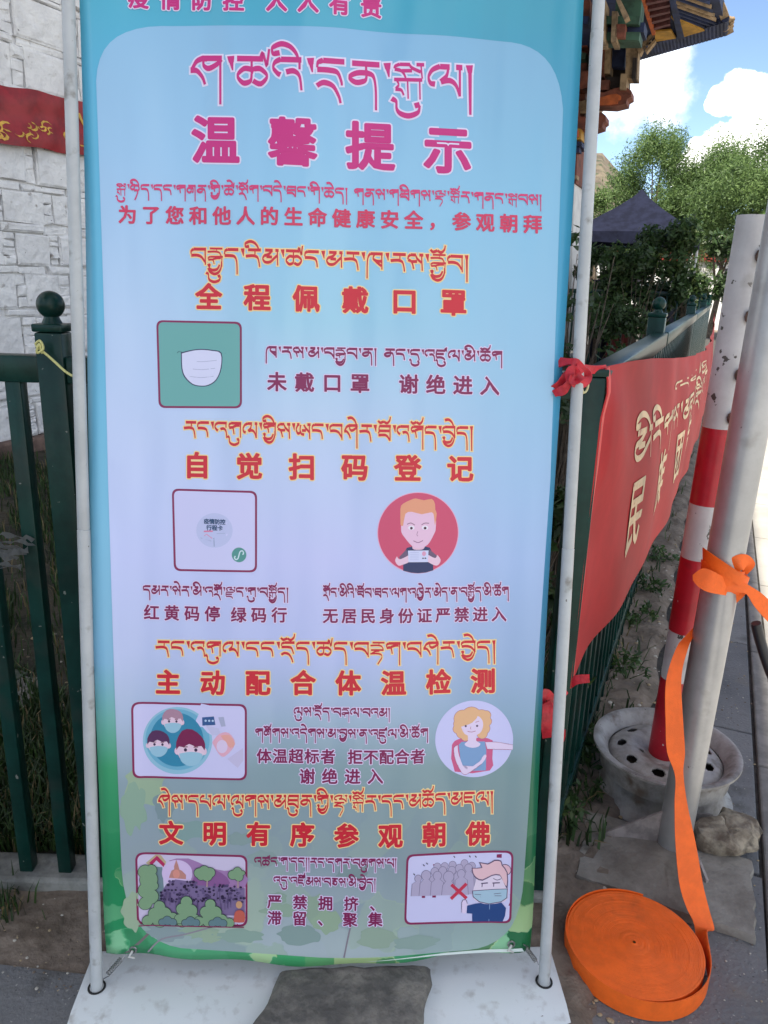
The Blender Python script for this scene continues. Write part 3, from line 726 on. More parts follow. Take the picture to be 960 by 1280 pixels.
shrub(800, 11.4, gd(800, 322, 11.4)[2], 0.75, 'large leafy peach shrub standing in front of the navy tent', 9000, 0.042, low=0.45)
shrub(858, 11.9, gd(858, 290, 11.9)[2], 0.66, 'leafy shrub rising above the far end of the side railing', 9000, 0.042, low=0.42)
shrub(752, 12.3, gd(765, 318, 12.3)[2], 0.42, 'dark shrub seen beside the white banner pole in front of the tent', 4200, 0.042, low=0.4)
shrub(722, 4.6, gd(722, 300, 4.6)[2], 0.28, 'sparse twiggy shrub seen between the banner edge and its right pole', 520, 0.03, low=0.1, twigs=34)
shrub(715, 2.7, 0.62, 0.2, 'low dark shrub at the foot of the railing corner', 900, 0.03, low=0.0, twigs=20)
shrub(700, 2.1, 0.5, 0.16, 'small dark shrub hiding behind the lower banner edge', 700, 0.026, low=0.0, twigs=14)

# ------------------------------------------------------------------ notice stand
PL = gz(121, 1234, 0.03); PR = gz(680, 1227, 0.03)
B0 = (PL + PR) / 2; UU = (PR - PL) / np.linalg.norm(PR - PL)
_n0 = np.cross(UU, [0, 0, 1]); la = math.radians(9)
VV = math.cos(la) * np.array([0, 0, 1]) - math.sin(la) * _n0
NN = np.cross(UU, VV)                        # towards the viewer
PW = np.linalg.norm(PR - PL) / 2
def A(px, py):                               # flat artwork: photograph pixel -> banner metres
    d = ray(px, py); t = ((B0 - CAM) @ NN) / (d @ NN); p = CAM + t * d - B0
    return p @ UU, p @ VV
def wave0(u, v):
    e_ = max(0.0, 1 - (u + 0.41) / 0.10); e2 = max(0.0, 1 - (0.40 - u) / 0.08)
    return (0.004 * math.sin(u * 9.5 + 0.8 * v + 0.6) + 0.0022 * math.sin(u * 21 - 1.7 * v) * (0.4 + 0.5 * v) + 0.003 * math.sin(v * 5 + u * 3)
            + 0.0032 * math.exp(-((u + 0.375 - .006 * math.sin(v * 3)) / .022) ** 2) * (0.6 + 0.4 * math.sin(v * 2.2 + 1)) - 0.0022 * math.exp(-((u + 0.33) / .03) ** 2)
            + 0.0028 * math.exp(-((u - 0.355) / .022) ** 2) * (0.5 + 0.5 * math.sin(v * 2.7)) + 0.0022 * math.sin(u * 34 + 2.0) * max(0.0, (v - 1.45) / 0.35)
            + 0.006 * e_ * math.sin(v * 3.0 + 1) + 0.005 * e2 * math.sin(v * 4.2)
            + 0.010 * math.exp(-((v - 0.05) / 0.05) ** 2) * math.sin(u * 7.5 + 1.5) - 0.004)
_WU = np.linspace(-0.408, 0.394, 41); _WV = np.linspace(0.05, 1.80, 89)
_WG = None
def wave(u, v):
    """folds of the vinyl, bilinear on one grid so that every printed layer follows the same facets"""
    global _WG
    if _WG is None: _WG = np.array([[wave0(a, b_) for b_ in _WV] for a in _WU])
    x = min(39.9999, max(0.0, (u - _WU[0]) / (_WU[1] - _WU[0]))); y = min(87.9999, max(0.0, (v - _WV[0]) / (_WV[1] - _WV[0])))
    i, j = int(x), int(y); fx_, fy_ = x - i, y - j
    return (_WG[i, j] * (1 - fx_) + _WG[i + 1, j] * fx_) * (1 - fy_) + (_WG[i, j + 1] * (1 - fx_) + _WG[i + 1, j + 1] * fx_) * fy_
def bw(u, v, lift): return B0 + UU * u + VV * v + NN * (wave(u, v) + lift)
st_thing = thing('notice_stand', tuple(B0 * np.array([1, 1, 0])), 'tall blue vinyl notice banner on a white portable stand leaning on the railing', 'banner stand')
NB = np.array(st_thing.location)
K = 0.90
# sheet
def uvmat(name, ramps, rough=0.30, foliage=()):
    mt = bpy.data.materials.new(name); mt.use_nodes = True; t = mt.node_tree; b = t.nodes['Principled BSDF']
    uvn = t.nodes.new('ShaderNodeUVMap'); uvn.uv_map = 'art'; sp = t.nodes.new('ShaderNodeSeparateXYZ'); t.links.new(uvn.outputs[0], sp.inputs[0])
    outs = []
    for ramp in ramps:
        r = t.nodes.new('ShaderNodeValToRGB'); el = r.color_ramp.elements
        while len(el) > 1: el.remove(el[-1])
        for i, (p, c) in enumerate(ramp):
            q = el[0] if i == 0 else el.new(p)
            q.position = p; q.color = rgb(c, K)
        t.links.new(sp.outputs[1], r.inputs[0]); outs.append(r.outputs[0])
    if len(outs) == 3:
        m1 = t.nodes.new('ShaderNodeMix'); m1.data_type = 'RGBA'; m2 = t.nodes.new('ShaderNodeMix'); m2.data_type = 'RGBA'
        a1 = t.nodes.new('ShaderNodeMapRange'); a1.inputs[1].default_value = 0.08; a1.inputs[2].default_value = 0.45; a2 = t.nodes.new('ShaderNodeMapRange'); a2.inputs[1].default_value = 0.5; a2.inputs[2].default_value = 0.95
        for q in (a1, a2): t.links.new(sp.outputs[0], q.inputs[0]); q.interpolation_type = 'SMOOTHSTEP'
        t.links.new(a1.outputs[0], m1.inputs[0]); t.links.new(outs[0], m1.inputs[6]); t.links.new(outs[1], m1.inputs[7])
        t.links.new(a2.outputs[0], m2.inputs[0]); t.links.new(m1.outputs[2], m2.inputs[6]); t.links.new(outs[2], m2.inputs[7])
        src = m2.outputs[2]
    else: src = outs[0]
    # watercolour foliage printed towards the foot of the banner
    cc_ = t.nodes.new('ShaderNodeTexCoord'); nw = t.nodes.new('ShaderNodeTexNoise'); nw.inputs['Scale'].default_value = 9; nw.inputs['Detail'].default_value = 6
    t.links.new(cc_.outputs['Object'], nw.inputs['Vector'])
    wv2 = t.nodes.new('ShaderNodeMix'); wv2.data_type = 'VECTOR'; wv2.inputs[0].default_value = 0.10; t.links.new(cc_.outputs['Object'], wv2.inputs[4]); t.links.new(nw.outputs['Color'], wv2.inputs[5])
    for (sc_, stops, v0, v1, amt) in foliage:
        vo = t.nodes.new('ShaderNodeTexVoronoi'); vo.feature = 'SMOOTH_F1'; vo.inputs['Scale'].default_value = sc_; vo.inputs['Smoothness'].default_value = 0.12
        t.links.new(wv2.outputs[1], vo.inputs['Vector'])
        sx = t.nodes.new('ShaderNodeSeparateXYZ'); t.links.new(vo.outputs['Color'], sx.inputs[0])
        rr_ = t.nodes.new('ShaderNodeValToRGB'); el = rr_.color_ramp.elements
        while len(el) > 1: el.remove(el[-1])
        for i_, (p_, c_) in enumerate(stops):
            q_ = el[0] if i_ == 0 else el.new(p_)
            q_.position = p_; q_.color = rgb(c_, K)
        t.links.new(sx.outputs[0], rr_.inputs[0])
        fa = t.nodes.new('ShaderNodeMapRange'); fa.interpolation_type = 'SMOOTHSTEP'; fa.inputs[1].default_value = v1; fa.inputs[2].default_value = v0; fa.inputs[3].default_value = 0; fa.inputs[4].default_value = 1
        t.links.new(sp.outputs[1], fa.inputs[0])
        fb = t.nodes.new('ShaderNodeMapRange'); fb.inputs[1].default_value = .35; fb.inputs[2].default_value = .6; t.links.new(sx.outputs[1], fb.inputs[0])
        fm = t.nodes.new('ShaderNodeMath'); fm.operation = 'MULTIPLY'; t.links.new(fa.outputs[0], fm.inputs[0]); t.links.new(fb.outputs[0], fm.inputs[1])
        fm2 = t.nodes.new('ShaderNodeMath'); fm2.operation = 'MULTIPLY'; t.links.new(fm.outputs[0], fm2.inputs[0]); fm2.inputs[1].default_value = amt
        mm = t.nodes.new('ShaderNodeMix'); mm.data_type = 'RGBA'; t.links.new(fm2.outputs[0], mm.inputs[0]); t.links.new(src, mm.inputs[6]); t.links.new(rr_.outputs[0], mm.inputs[7]); src = mm.outputs[2]
    t.links.new(src, b.inputs['Base Color']); b.inputs['Roughness'].default_value = rough
    n = t.nodes.new('ShaderNodeTexNoise'); n.inputs['Scale'].default_value = 2.6; n.inputs['Detail'].default_value = 2
    co = t.nodes.new('ShaderNodeTexCoord'); mp_ = t.nodes.new('ShaderNodeMapping'); mp_.inputs['Scale'].default_value = (2.4, 1, 0.55); t.links.new(co.outputs['Object'], mp_.inputs[0]); t.links.new(mp_.outputs[0], n.inputs['Vector'])
    bp = t.nodes.new('ShaderNodeBump'); bp.inputs['Distance'].default_value = 0.034; bp.inputs['Strength'].default_value = 0.75
    t.links.new(n.outputs[0], bp.inputs['Height']); t.links.new(bp.outputs[0], b.inputs['Normal'])
    return mt
uL, uR, vB, vT = -0.408, 0.394, 0.050, 1.80
def vpos(y): return A(400, y)[1] / vT
def ramp(l): return sorted((max(0, min(1, vpos(y))), c) for y, c in l)
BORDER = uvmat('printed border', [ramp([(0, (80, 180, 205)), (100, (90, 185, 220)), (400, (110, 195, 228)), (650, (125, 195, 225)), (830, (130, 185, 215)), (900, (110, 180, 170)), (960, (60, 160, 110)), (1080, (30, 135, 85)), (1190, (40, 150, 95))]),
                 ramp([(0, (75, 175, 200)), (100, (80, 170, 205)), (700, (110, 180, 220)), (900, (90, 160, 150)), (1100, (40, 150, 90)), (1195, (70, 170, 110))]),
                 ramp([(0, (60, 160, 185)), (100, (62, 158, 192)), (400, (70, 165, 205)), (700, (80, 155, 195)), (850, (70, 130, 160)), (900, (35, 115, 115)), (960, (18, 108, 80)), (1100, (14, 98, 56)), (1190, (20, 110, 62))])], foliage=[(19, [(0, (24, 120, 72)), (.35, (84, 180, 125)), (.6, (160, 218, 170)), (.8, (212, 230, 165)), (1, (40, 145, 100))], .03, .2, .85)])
PANEL = uvmat('printed panel', [ramp([(30, (150, 198, 230)), (200, (165, 207, 240)), (400, (190, 215, 245)), (550, (200, 214, 247)), (700, (203, 210, 250)), (820, (195, 205, 240)), (900, (176, 194, 220)), (980, (146, 166, 176)), (1080, (156, 168, 176)), (1190, (178, 192, 196))]),  # print gradient; lower stops lightened to offset weaker light at the foot
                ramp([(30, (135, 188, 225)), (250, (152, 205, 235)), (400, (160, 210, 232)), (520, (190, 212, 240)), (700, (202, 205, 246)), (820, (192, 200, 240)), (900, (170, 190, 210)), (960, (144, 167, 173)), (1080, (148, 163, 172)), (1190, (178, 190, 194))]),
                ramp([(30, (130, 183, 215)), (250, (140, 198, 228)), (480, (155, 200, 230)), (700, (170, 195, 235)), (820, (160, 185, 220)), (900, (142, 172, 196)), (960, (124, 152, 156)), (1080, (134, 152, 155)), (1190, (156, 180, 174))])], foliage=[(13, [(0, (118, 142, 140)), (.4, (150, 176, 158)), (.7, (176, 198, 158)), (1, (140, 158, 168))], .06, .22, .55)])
sheetm = bpy.data.meshes.new('banner_sheet')
NU, NV = 41, 89
us = np.linspace(uL, uR, NU); vsn = np.linspace(0, 1, NV)
vv = []; uvl = []
def sheet_uv(i, j):
    u = us[i]; f = vsn[j]
    low = vB + 0.006 - 0.011 * math.sin(math.pi * min(1, (u - uL) / (uR - uL) * 1.25)) + 0.004 * math.sin(u * 30)
    if i == 0 or i == NU - 1: low += 0.004
    v = low + (vT - low) * f
    ue = u + (0.004 * math.sin(v * 4 + 1) * max(0, 1 - (u - uL) / 0.1)) - 0.004 * math.sin(v * 3.1) * max(0, 1 - (uR - u) / 0.1)
    return ue, v
for j in range(NV):
    for i in range(NU):
        u, v = sheet_uv(i, j); vv.append(tuple(bw(u, v, 0) - NB)); uvl.append(((u - uL) / (uR - uL), v / vT))
fs = [(j * NU + i, j * NU + i + 1, (j + 1) * NU + i + 1, (j + 1) * NU + i) for j in range(NV - 1) for i in range(NU - 1)]
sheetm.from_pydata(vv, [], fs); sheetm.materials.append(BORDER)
ul = sheetm.uv_layers.new(name='art')
for lp in sheetm.loops: ul.data[lp.index].uv = uvl[lp.vertex_index]
sheetm.polygons.foreach_set('use_smooth', [True] * len(sheetm.polygons))
SHEET = bpy.data.objects.new('banner_sheet', sheetm); COL.objects.link(SHEET); SHEET.parent = st_thing
sd = SHEET.modifiers.new('thickness', 'SOLIDIFY'); sd.thickness = 0.0006; sd.offset = -1

_cm = {}
def ink(c, rough=0.36):
    c = tuple(int(q) for q in c)
    if c not in _cm: _cm[c] = mat('ink %d %d %d' % c, rgb(c, K), rough, spec=0.4)
    return _cm[c]
class Art:                                   # flat printed shapes on the banner, cut to its folds
    def __init__(s, lift=0.0006, o=(0, 0), k=1.0): s.items = []; s.lift = lift; s.o = o; s.k = k
    clamp = False
    def P(s, p):
        u, v = A(s.o[0] + p[0] / s.k, s.o[1] + p[1] / s.k)
        if s.clamp: v = max(v, vB + 0.0085 - 0.011 * math.sin(math.pi * min(1, (u - uL) / (uR - uL) * 1.25)) + 0.004 * math.sin(u * 30)); u = min(uR - .002, max(uL + .002, u))
        return u, v
    def poly(s, pts, c, smooth=0):
        if smooth: q = list(pts); q = catmull(q + [q[0]], smooth)[:-1]
        else: q = pts
        s.items.append(([s.P(p) for p in q], c))
    def ell(s, x, y, rx, ry, c, n=40, rot=0.0, a0=0, a1=360):
        r = math.radians(rot)
        pts = []
        for i in range(n):
            a = math.radians(a0 + (a1 - a0) * i / (n if a1 - a0 == 360 else n - 1)); X, Y = rx * math.cos(a), ry * math.sin(a)
            pts.append((x + X * math.cos(r) - Y * math.sin(r), y + X * math.sin(r) + Y * math.cos(r)))
        s.poly(pts, c)
    def line(s, pts, w, c, smooth=0):
        P = catmull(pts, smooth) if smooth else np.array(pts, float); n = len(P); l = []; r = []
        for i in range(n):
            t = P[min(i + 1, n - 1)] - P[max(i - 1, 0)]; t = t / (np.linalg.norm(t) + 1e-9); q = np.array([-t[1], t[0]]) * w / 2
            l.append(P[i] + q); r.append(P[i] - q)
        for i in range(n - 1): s.items.append(([s.P(l[i]), s.P(l[i + 1]), s.P(r[i + 1]), s.P(r[i])], c, True))
    def rrect(s, cor, r, c, n=8):            # four corners TL TR BR BL in photograph pixels
        cor = [np.array(q, float) for q in cor]; pts = []
        for i in range(4):
            p = cor[i]; a = cor[i - 1] - p; b_ = cor[(i + 1) % 4] - p; a = a / np.linalg.norm(a) * r; b_ = b_ / np.linalg.norm(b_) * r
            for q in range(n + 1):
                t = q / n; pts.append((p + a) * (1 - t) ** 2 + p * 2 * t * (1 - t) + (p + b_) * t * t)
        s.items.append(([A(*q) for q in pts], c))
    def build(s, name, cut=True, mt=None):
        bm = bmesh.new(); mats = []; lv = s.lift
        for it in s.items:
            pts, c = it[0], it[1]
            mtx = mt or ink(c)
            if mtx not in mats: mats.append(mtx)
            if len(it) < 3: lv += 1.2e-5
            vs_ = [bm.verts.new((p[0], p[1], lv)) for p in pts]
            try: f = bm.faces.new(vs_); f.material_index = mats.index(mtx)
            except ValueError: pass
        bmesh.ops.triangulate(bm, faces=[f for f in bm.faces if len(f.verts) > 4])
        if cut:
            x0 = min(v.co.x for v in bm.verts); x1 = max(v.co.x for v in bm.verts); y0 = min(v.co.y for v in bm.verts); y1 = max(v.co.y for v in bm.verts)
            for u in us:
                if x0 < u < x1: bmesh.ops.bisect_plane(bm, geom=bm.verts[:] + bm.edges[:] + bm.faces[:], plane_co=(u, 0, 0), plane_no=(1, 0, 0))
            for v in np.linspace(vB, vT, NV):
                if y0 < v < y1: bmesh.ops.bisect_plane(bm, geom=bm.verts[:] + bm.edges[:] + bm.faces[:], plane_co=(0, v, 0), plane_no=(0, 1, 0))
        return bm, mats
    def finish(s, name, cut=True, mt=None, uv=False):
        bm, mats = s.build(name, cut, mt); me = bpy.data.meshes.new(name)
        loc = [(v.co.x, v.co.y) for v in bm.verts]
        for v in bm.verts: v.co = Vector(bw(v.co.x, v.co.y, v.co.z) - NB)
        for f in bm.faces:
            f.normal_update()
            if f.normal.dot(Vector(NN)) < 0: f.normal_flip()
        bm.to_mesh(me); bm.free()
        for q in mats: me.materials.append(q)
        if uv:
            l = me.uv_layers.new(name='art')
            for lp in me.loops:
                u, v = loc[lp.vertex_index]; l.data[lp.index].uv = ((u - uL) / (uR - uL), v / vT)
        me.polygons.foreach_set('use_smooth', [True] * len(me.polygons))
        o = bpy.data.objects.new(name, me); COL.objects.link(o); o.parent = SHEET
        return o
# foliage print in the border
ar = Art(0.00025); ar.clamp = True
def leafblob(x, y, rx, ry, c, n=16, rough=0.18):
    ar.poly([(x + rx * math.cos(6.283 * i / n) * random.uniform(1 - rough, 1 + rough), y + ry * math.sin(6.283 * i / n) * random.uniform(1 - rough, 1 + rough)) for i in range(n)], c, 3)
ar.line([(150, 1202), (170, 1186), (186, 1170)], 3.5, (120, 110, 110), 4)
ar.poly([(455, 1204), (560, 1200), (654, 1190), (655, 1230), (540, 1240), (455, 1240)], (222, 232, 226))
ar.finish('printed_leaves')
# inner rounded panel
pn = Art(0.0005)
cor = [(115, 28), (708, 56), (651, 1188), (151, 1191)]
def bez(a, c, d, n=10): return [((1 - t) ** 2 * np.array(a, float) + 2 * t * (1 - t) * np.array(c, float) + t * t * np.array(d, float)) for t in np.linspace(0, 1, n)]
pts = bez((119, 100), (122, 30), (200, 30)) + [np.array([430, 36.])] + bez((640, 50), (700, 56), (705, 135)) + [np.array([690, 600.])] + bez((655, 1095), (650, 1189), (585, 1190)) + [np.array([400, 1193.])] + bez((225, 1191), (158, 1185), (152, 1085)) + [np.array([133, 600.])]
pn.items.append(([A(*p) for p in pts], (0, 0, 0)))
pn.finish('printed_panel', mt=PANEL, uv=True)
ar = Art(0.00075)
for (x, y, rx, ry, c) in ((180, 985, 24, 24, (172, 198, 150)), (166, 1010, 16, 30, (150, 185, 150)), (205, 1010, 14, 18, (128, 150, 158)), (235, 1040, 30, 12, (135, 168, 162)), (170, 1140, 16, 26, (178, 200, 150)),
                           (205, 1170, 22, 12, (150, 165, 165)), (250, 1168, 24, 10, (165, 190, 150)), (262, 1174, 12, 9, (172, 196, 150)), (300, 1172, 30, 8, (150, 178, 155)), (345, 1125, 14, 8, (152, 178, 150)), (350, 1140, 22, 9, (160, 185, 150)), (395, 1135, 16, 18, (158, 182, 145)), (410, 1150, 18, 14, (165, 190, 145)), (372, 1168, 26, 12, (140, 165, 155)),
                           (330, 1075, 20, 10, (150, 172, 165)), (470, 1170, 24, 12, (160, 182, 150)), (520, 1176, 30, 8, (150, 175, 160)), (300, 1050, 18, 8, (142, 165, 160)), (440, 1085, 20, 16, (128, 150, 150))):
    leafblob(x, y, rx, ry, tuple(0.6 * q + 0.4 * w__ for q, w__ in zip(c, (142, 158, 160))), 22, 0.24)
ar.line([(182, 1198), (200, 1180), (230, 1172), (262, 1162)], 2, (150, 140, 150), 4); ar.line([(430, 1192), (436, 1165), (440, 1150)], 2, (140, 130, 140), 4)
ar.finish('printed_leaves')

# ---- Tibetan lettering drawn stroke by stroke (pen thick across, thin down)
GL = {
 'sh': (112, "42,10 104,10;102,14 88,30 62,44 47,34 46,18 56,11;99,5 99,165;46,9 24,20 10,44;4,50 24,52 42,74 50,98"),
 'tsh': (110, "2,10 84,10;48,14 48,44;48,46 24,44 4,68 22,92 44,84 48,60;48,60 54,46 76,44 96,68 76,94 52,84;72,18 82,-8 90,14 96,28 103,-24"),
 'ch': (106, "2,10 98,10;48,14 48,44;48,46 24,44 4,68 22,92 44,84 48,60;48,60 54,46 76,44 96,68 76,94 52,84"),
 'a': (98, "26,10 90,10;26,9 8,20 2,38 14,56 24,62;84,10 84,42;42,52 66,48 84,66 90,112"),
 'd': (94, "22,10 88,10;22,9 6,20 3,40;3,48 40,48 66,56 78,90 80,165"),
 'ng': (94, "22,10 88,10;22,9 6,20 3,40;3,48 40,48 66,56 76,80 78,106"),
 'n': (104, "14,10 100,10;58,14 58,36;64,40 30,42 6,58 26,74 54,66 60,46;60,40 80,50 88,90 89,165"),
 's': (102, "22,10 54,10;22,9 8,22 4,38;6,42 24,50 34,70 40,98;52,12 62,34 88,58;28,52 60,50;74,10 98,10;88,12 90,60 92,108"),
 'l': (116, "42,10 72,10;42,9 18,22 6,46 12,66 26,70;68,12 62,40 44,60;44,62 72,56 92,72 104,108;92,10 112,10;104,12 104,108"),
 'k': (96, "4,10 92,10;12,12 18,34 10,52;8,56 26,60 34,84;46,12 48,100;84,12 85,120"),
 'g': (100, "20,10 96,10;20,9 6,22 6,38;6,42 30,40 38,56 42,84;34,36 60,26 84,24;90,8 90,165"),
 'b': (100, "20,10 96,10;20,9 4,24 4,40;4,50 40,48 68,60 90,92;90,8 92,108"),
 'p': (100, "16,10 40,10;20,12 8,24 4,44;4,50 40,50 68,60 90,92;72,10 98,10;90,8 92,108"),
 'm': (104, "18,10 64,10;60,12 40,34 14,44;14,42 4,64 20,84 48,82 74,58 92,40;26,50 60,52;80,10 100,10;92,8 94,104"),
 'r': (98, "16,10 94,10;58,14 58,38;2,50 46,46 72,56 82,84 86,116"),
 'kh': (108, "26,10 100,10;26,9 12,30 6,70 5,165;50,14 42,38 60,54 92,56;46,44 66,64 92,86;94,8 95,108"),
 'A': (112, "8,10 26,10;14,14 2,44 16,72 34,60;36,12 30,44 40,72 60,78;58,12 74,36 100,62;44,50 74,50;84,10 108,10;98,12 102,108"),
 'th': (104, "12,10 98,10;14,10 10,30 12,44;10,42 86,42;12,44 6,60;6,72 50,70 72,80 92,108;91,8 92,108"),
 'z': (104, "8,10 98,10;52,14 52,36;10,42 86,42;10,44 6,62;6,72 50,70 72,80 92,108;91,8 92,108"),
 'zh': (100, "18,10 94,10;46,12 46,28;46,32 20,32 6,54 24,76 46,66 48,40;48,34 66,36 66,66 56,74;84,10 88,60 88,165"),
 'ny': (104, "14,10 50,10;20,14 4,36 18,54 40,46 42,20;42,20 64,14 84,22 90,50 72,70;40,66 64,62 76,80 66,116 46,160"),
 't': (94, "6,10 88,10;14,40 36,22 60,18;2,46 46,44 72,56 76,84 62,120 50,150"),
 'j': (96, "4,10 92,10;6,12 2,40 4,74;6,42 72,42;4,76 44,74 70,84 80,120 82,160"),
 'dz': (104, "4,10 84,10;6,12 2,40 4,74;6,42 72,42;4,76 44,74 70,84 80,112;76,18 86,-8 92,14 98,-22"),
 'c': (94, "8,10 90,10;62,14 30,36 12,40;12,40 56,40 78,58 60,84 30,78 14,66;14,66 44,60"),
}
VI = "30,-12 10,-10 8,-28 34,-42 62,-34 82,-10 90,18"
VE = "16,-38 44,-42 68,-24 80,2"
VO = "2,-26 18,-12 44,-22;44,-22 66,-10 86,-28 92,-54"
VU = "-6,-4 8,8 10,34 22,52 48,60 76,46 82,20;66,22 82,16"
SY = "2,6 16,2 12,20 30,34 60,28 76,0;4,22 16,44 44,58 70,46 86,14 88,-20"
SR = "2,16 24,4 52,14 70,46 76,70"
def strokes(s_): return [[tuple(float(q) for q in p.split(',')) for p in st_.split()] for st_ in s_.split(';')]
def cluster(tok):
    if tok == '.': return 34, [([(16, 2), (18, 24)], (24, 16), 1), ([(18, 22), (22, 50)], (14, 4), 1)]
    if tok == '|': return 32, [([(14, 0), (16, 26)], (24, 14), 1), ([(16, 24), (17, 168)], (12, 8), 1)]
    if tok == '_': return 60, []
    vow = None
    if '+' in tok: tok, vow = tok.split('+')
    P = tok.split('/'); out_ = []; subs = [q for q in P if q in 'YR']; base = [q for q in P if q not in 'YR']
    adv = max(GL[q][0] for q in base)
    clip = len(P) > 1 or vow == 'u'
    def put(g, ox, oy, ky, kx=1.0, cl=False):
        for q in strokes(g):
            out_.append(([(ox + x * kx, oy + ky * (y if not cl or y < 100 else 100 + (y - 100) * 0.12)) for x, y in q], None, 0.66 if ky < .75 else 1.0))
    if len(base) == 2:
        put(GL[base[0]][1], 0, 0, 0.52, cl=True); put(GL[base[1]][1], 0, 50, 0.62 if subs else 0.72, cl=not (base[1] in 'tgkd' and not subs and not vow)); end = 50 + (60 if subs else 74)
    else:
        ky = 0.82 if subs else 1.0
        put(GL[base[0]][1], 0, 0, ky, cl=clip); end = 100 * ky
    for q in subs:
        put(SY if q == 'Y' else SR, adv - 100 if adv > 100 else 0, end - 4, 1.0); end += 48
    if vow == 'u': put(VU, adv - 100 if adv > 100 else -2, end + 2, 0.9)
    if vow == 'i': put(VI, adv - 106, 0, 1)
    if vow == 'e': put(VE, adv - 98, 0, 1)
    if vow == 'o': put(VO, (adv - 100) * .5, 0, 1)
    return adv + 4, out_
def tib(text, x0, y0, x1, y1, h, fill, edge, ew, name='printed_text', thick=19.0, thin=7.0, pmap=None, lift=0.0009, sub=5):
    toks = text.split(); tot = 0; lay = []
    for t in toks:
        a, s_ = cluster(t); lay.append((tot, s_)); tot += a
    kx = (x1 - x0) / tot; ky = h / 100.0
    bm = bmesh.new(); lv = [lift, lift + 0.0004]; cnt = 0
    pmap = pmap or A
    for layer, (col, grow) in enumerate(((edge, ew), (fill, 0))):
        if col is None: continue
        for ox, s_ in lay:
            for pts, w2, ts in s_:
                P = catmull(pts, sub) if w2 is None else np.array(pts)
                n = len(P)
                X = np.stack([(P[:, 0] + ox) * kx, P[:, 1] * ky], 1)
                d = np.gradient(X, axis=0); d /= (np.linalg.norm(d, axis=1)[:, None] + 1e-9)
                if w2 is None: w_ = ts * np.sqrt((thick * ky * d[:, 0]) ** 2 + (thin * ky * d[:, 1]) ** 2)
                else: w_ = np.linspace(w2[0], w2[1], n) * kx * 0.5 + np.linspace(w2[0], w2[1], n) * ky * .5
                # nib: thick stroke is offset square to the path with vertical bias
                nrm_ = np.stack([-d[:, 1], d[:, 0]], 1)
                if grow: X = np.vstack([X[:1] - d[:1] * grow, X, X[-1:] + d[-1:] * grow]); nrm_ = np.vstack([nrm_[:1], nrm_, nrm_[-1:]]); w_ = np.concatenate([w_[:1], w_, w_[-1:]])
                hw = (w_ / 2 + grow)[:, None]
                Lp = X + nrm_ * hw; Rp = X - nrm_ * hw
                cnt += 1; z_ = lv[layer] + (cnt % 60) * 2e-6
                vs_ = []
                for a_, b_ in zip(Lp, Rp):
                    q = []
                    for p in (a_, b_):
                        px = x0 + p[0]; py = y0 + (y1 - y0) * p[0] / (x1 - x0) + p[1]
                        u, v = pmap(px, py); q.append(bm.verts.new((u, v, z_)))
                    vs_.append(q)
                for i in range(len(vs_) - 1):
                    f = bm.faces.new((vs_[i][0], vs_[i][1], vs_[i + 1][1], vs_[i + 1][0])); f.material_index = layer if edge is not None else 0
    return bm
def banner_mesh(bm, name, mats):
    for v in bm.verts: v.co = Vector(bw(v.co.x, v.co.y, v.co.z) - NB)
    for f in bm.faces:
        f.normal_update()
        if f.normal.dot(Vector(NN)) < 0: f.normal_flip()
    me = bpy.data.meshes.new(name); bm.to_mesh(me); bm.free()
    for q in mats: me.materials.append(q)
    o = bpy.data.objects.new(name, me); COL.objects.link(o); o.parent = SHEET; return o
MAG, RED, CRIM, PINK = (208, 48, 130), (214, 40, 58), (138, 34, 88), (218, 62, 108)
WED, YED, PED = (232, 226, 250), (255, 224, 160), (232, 216, 246)
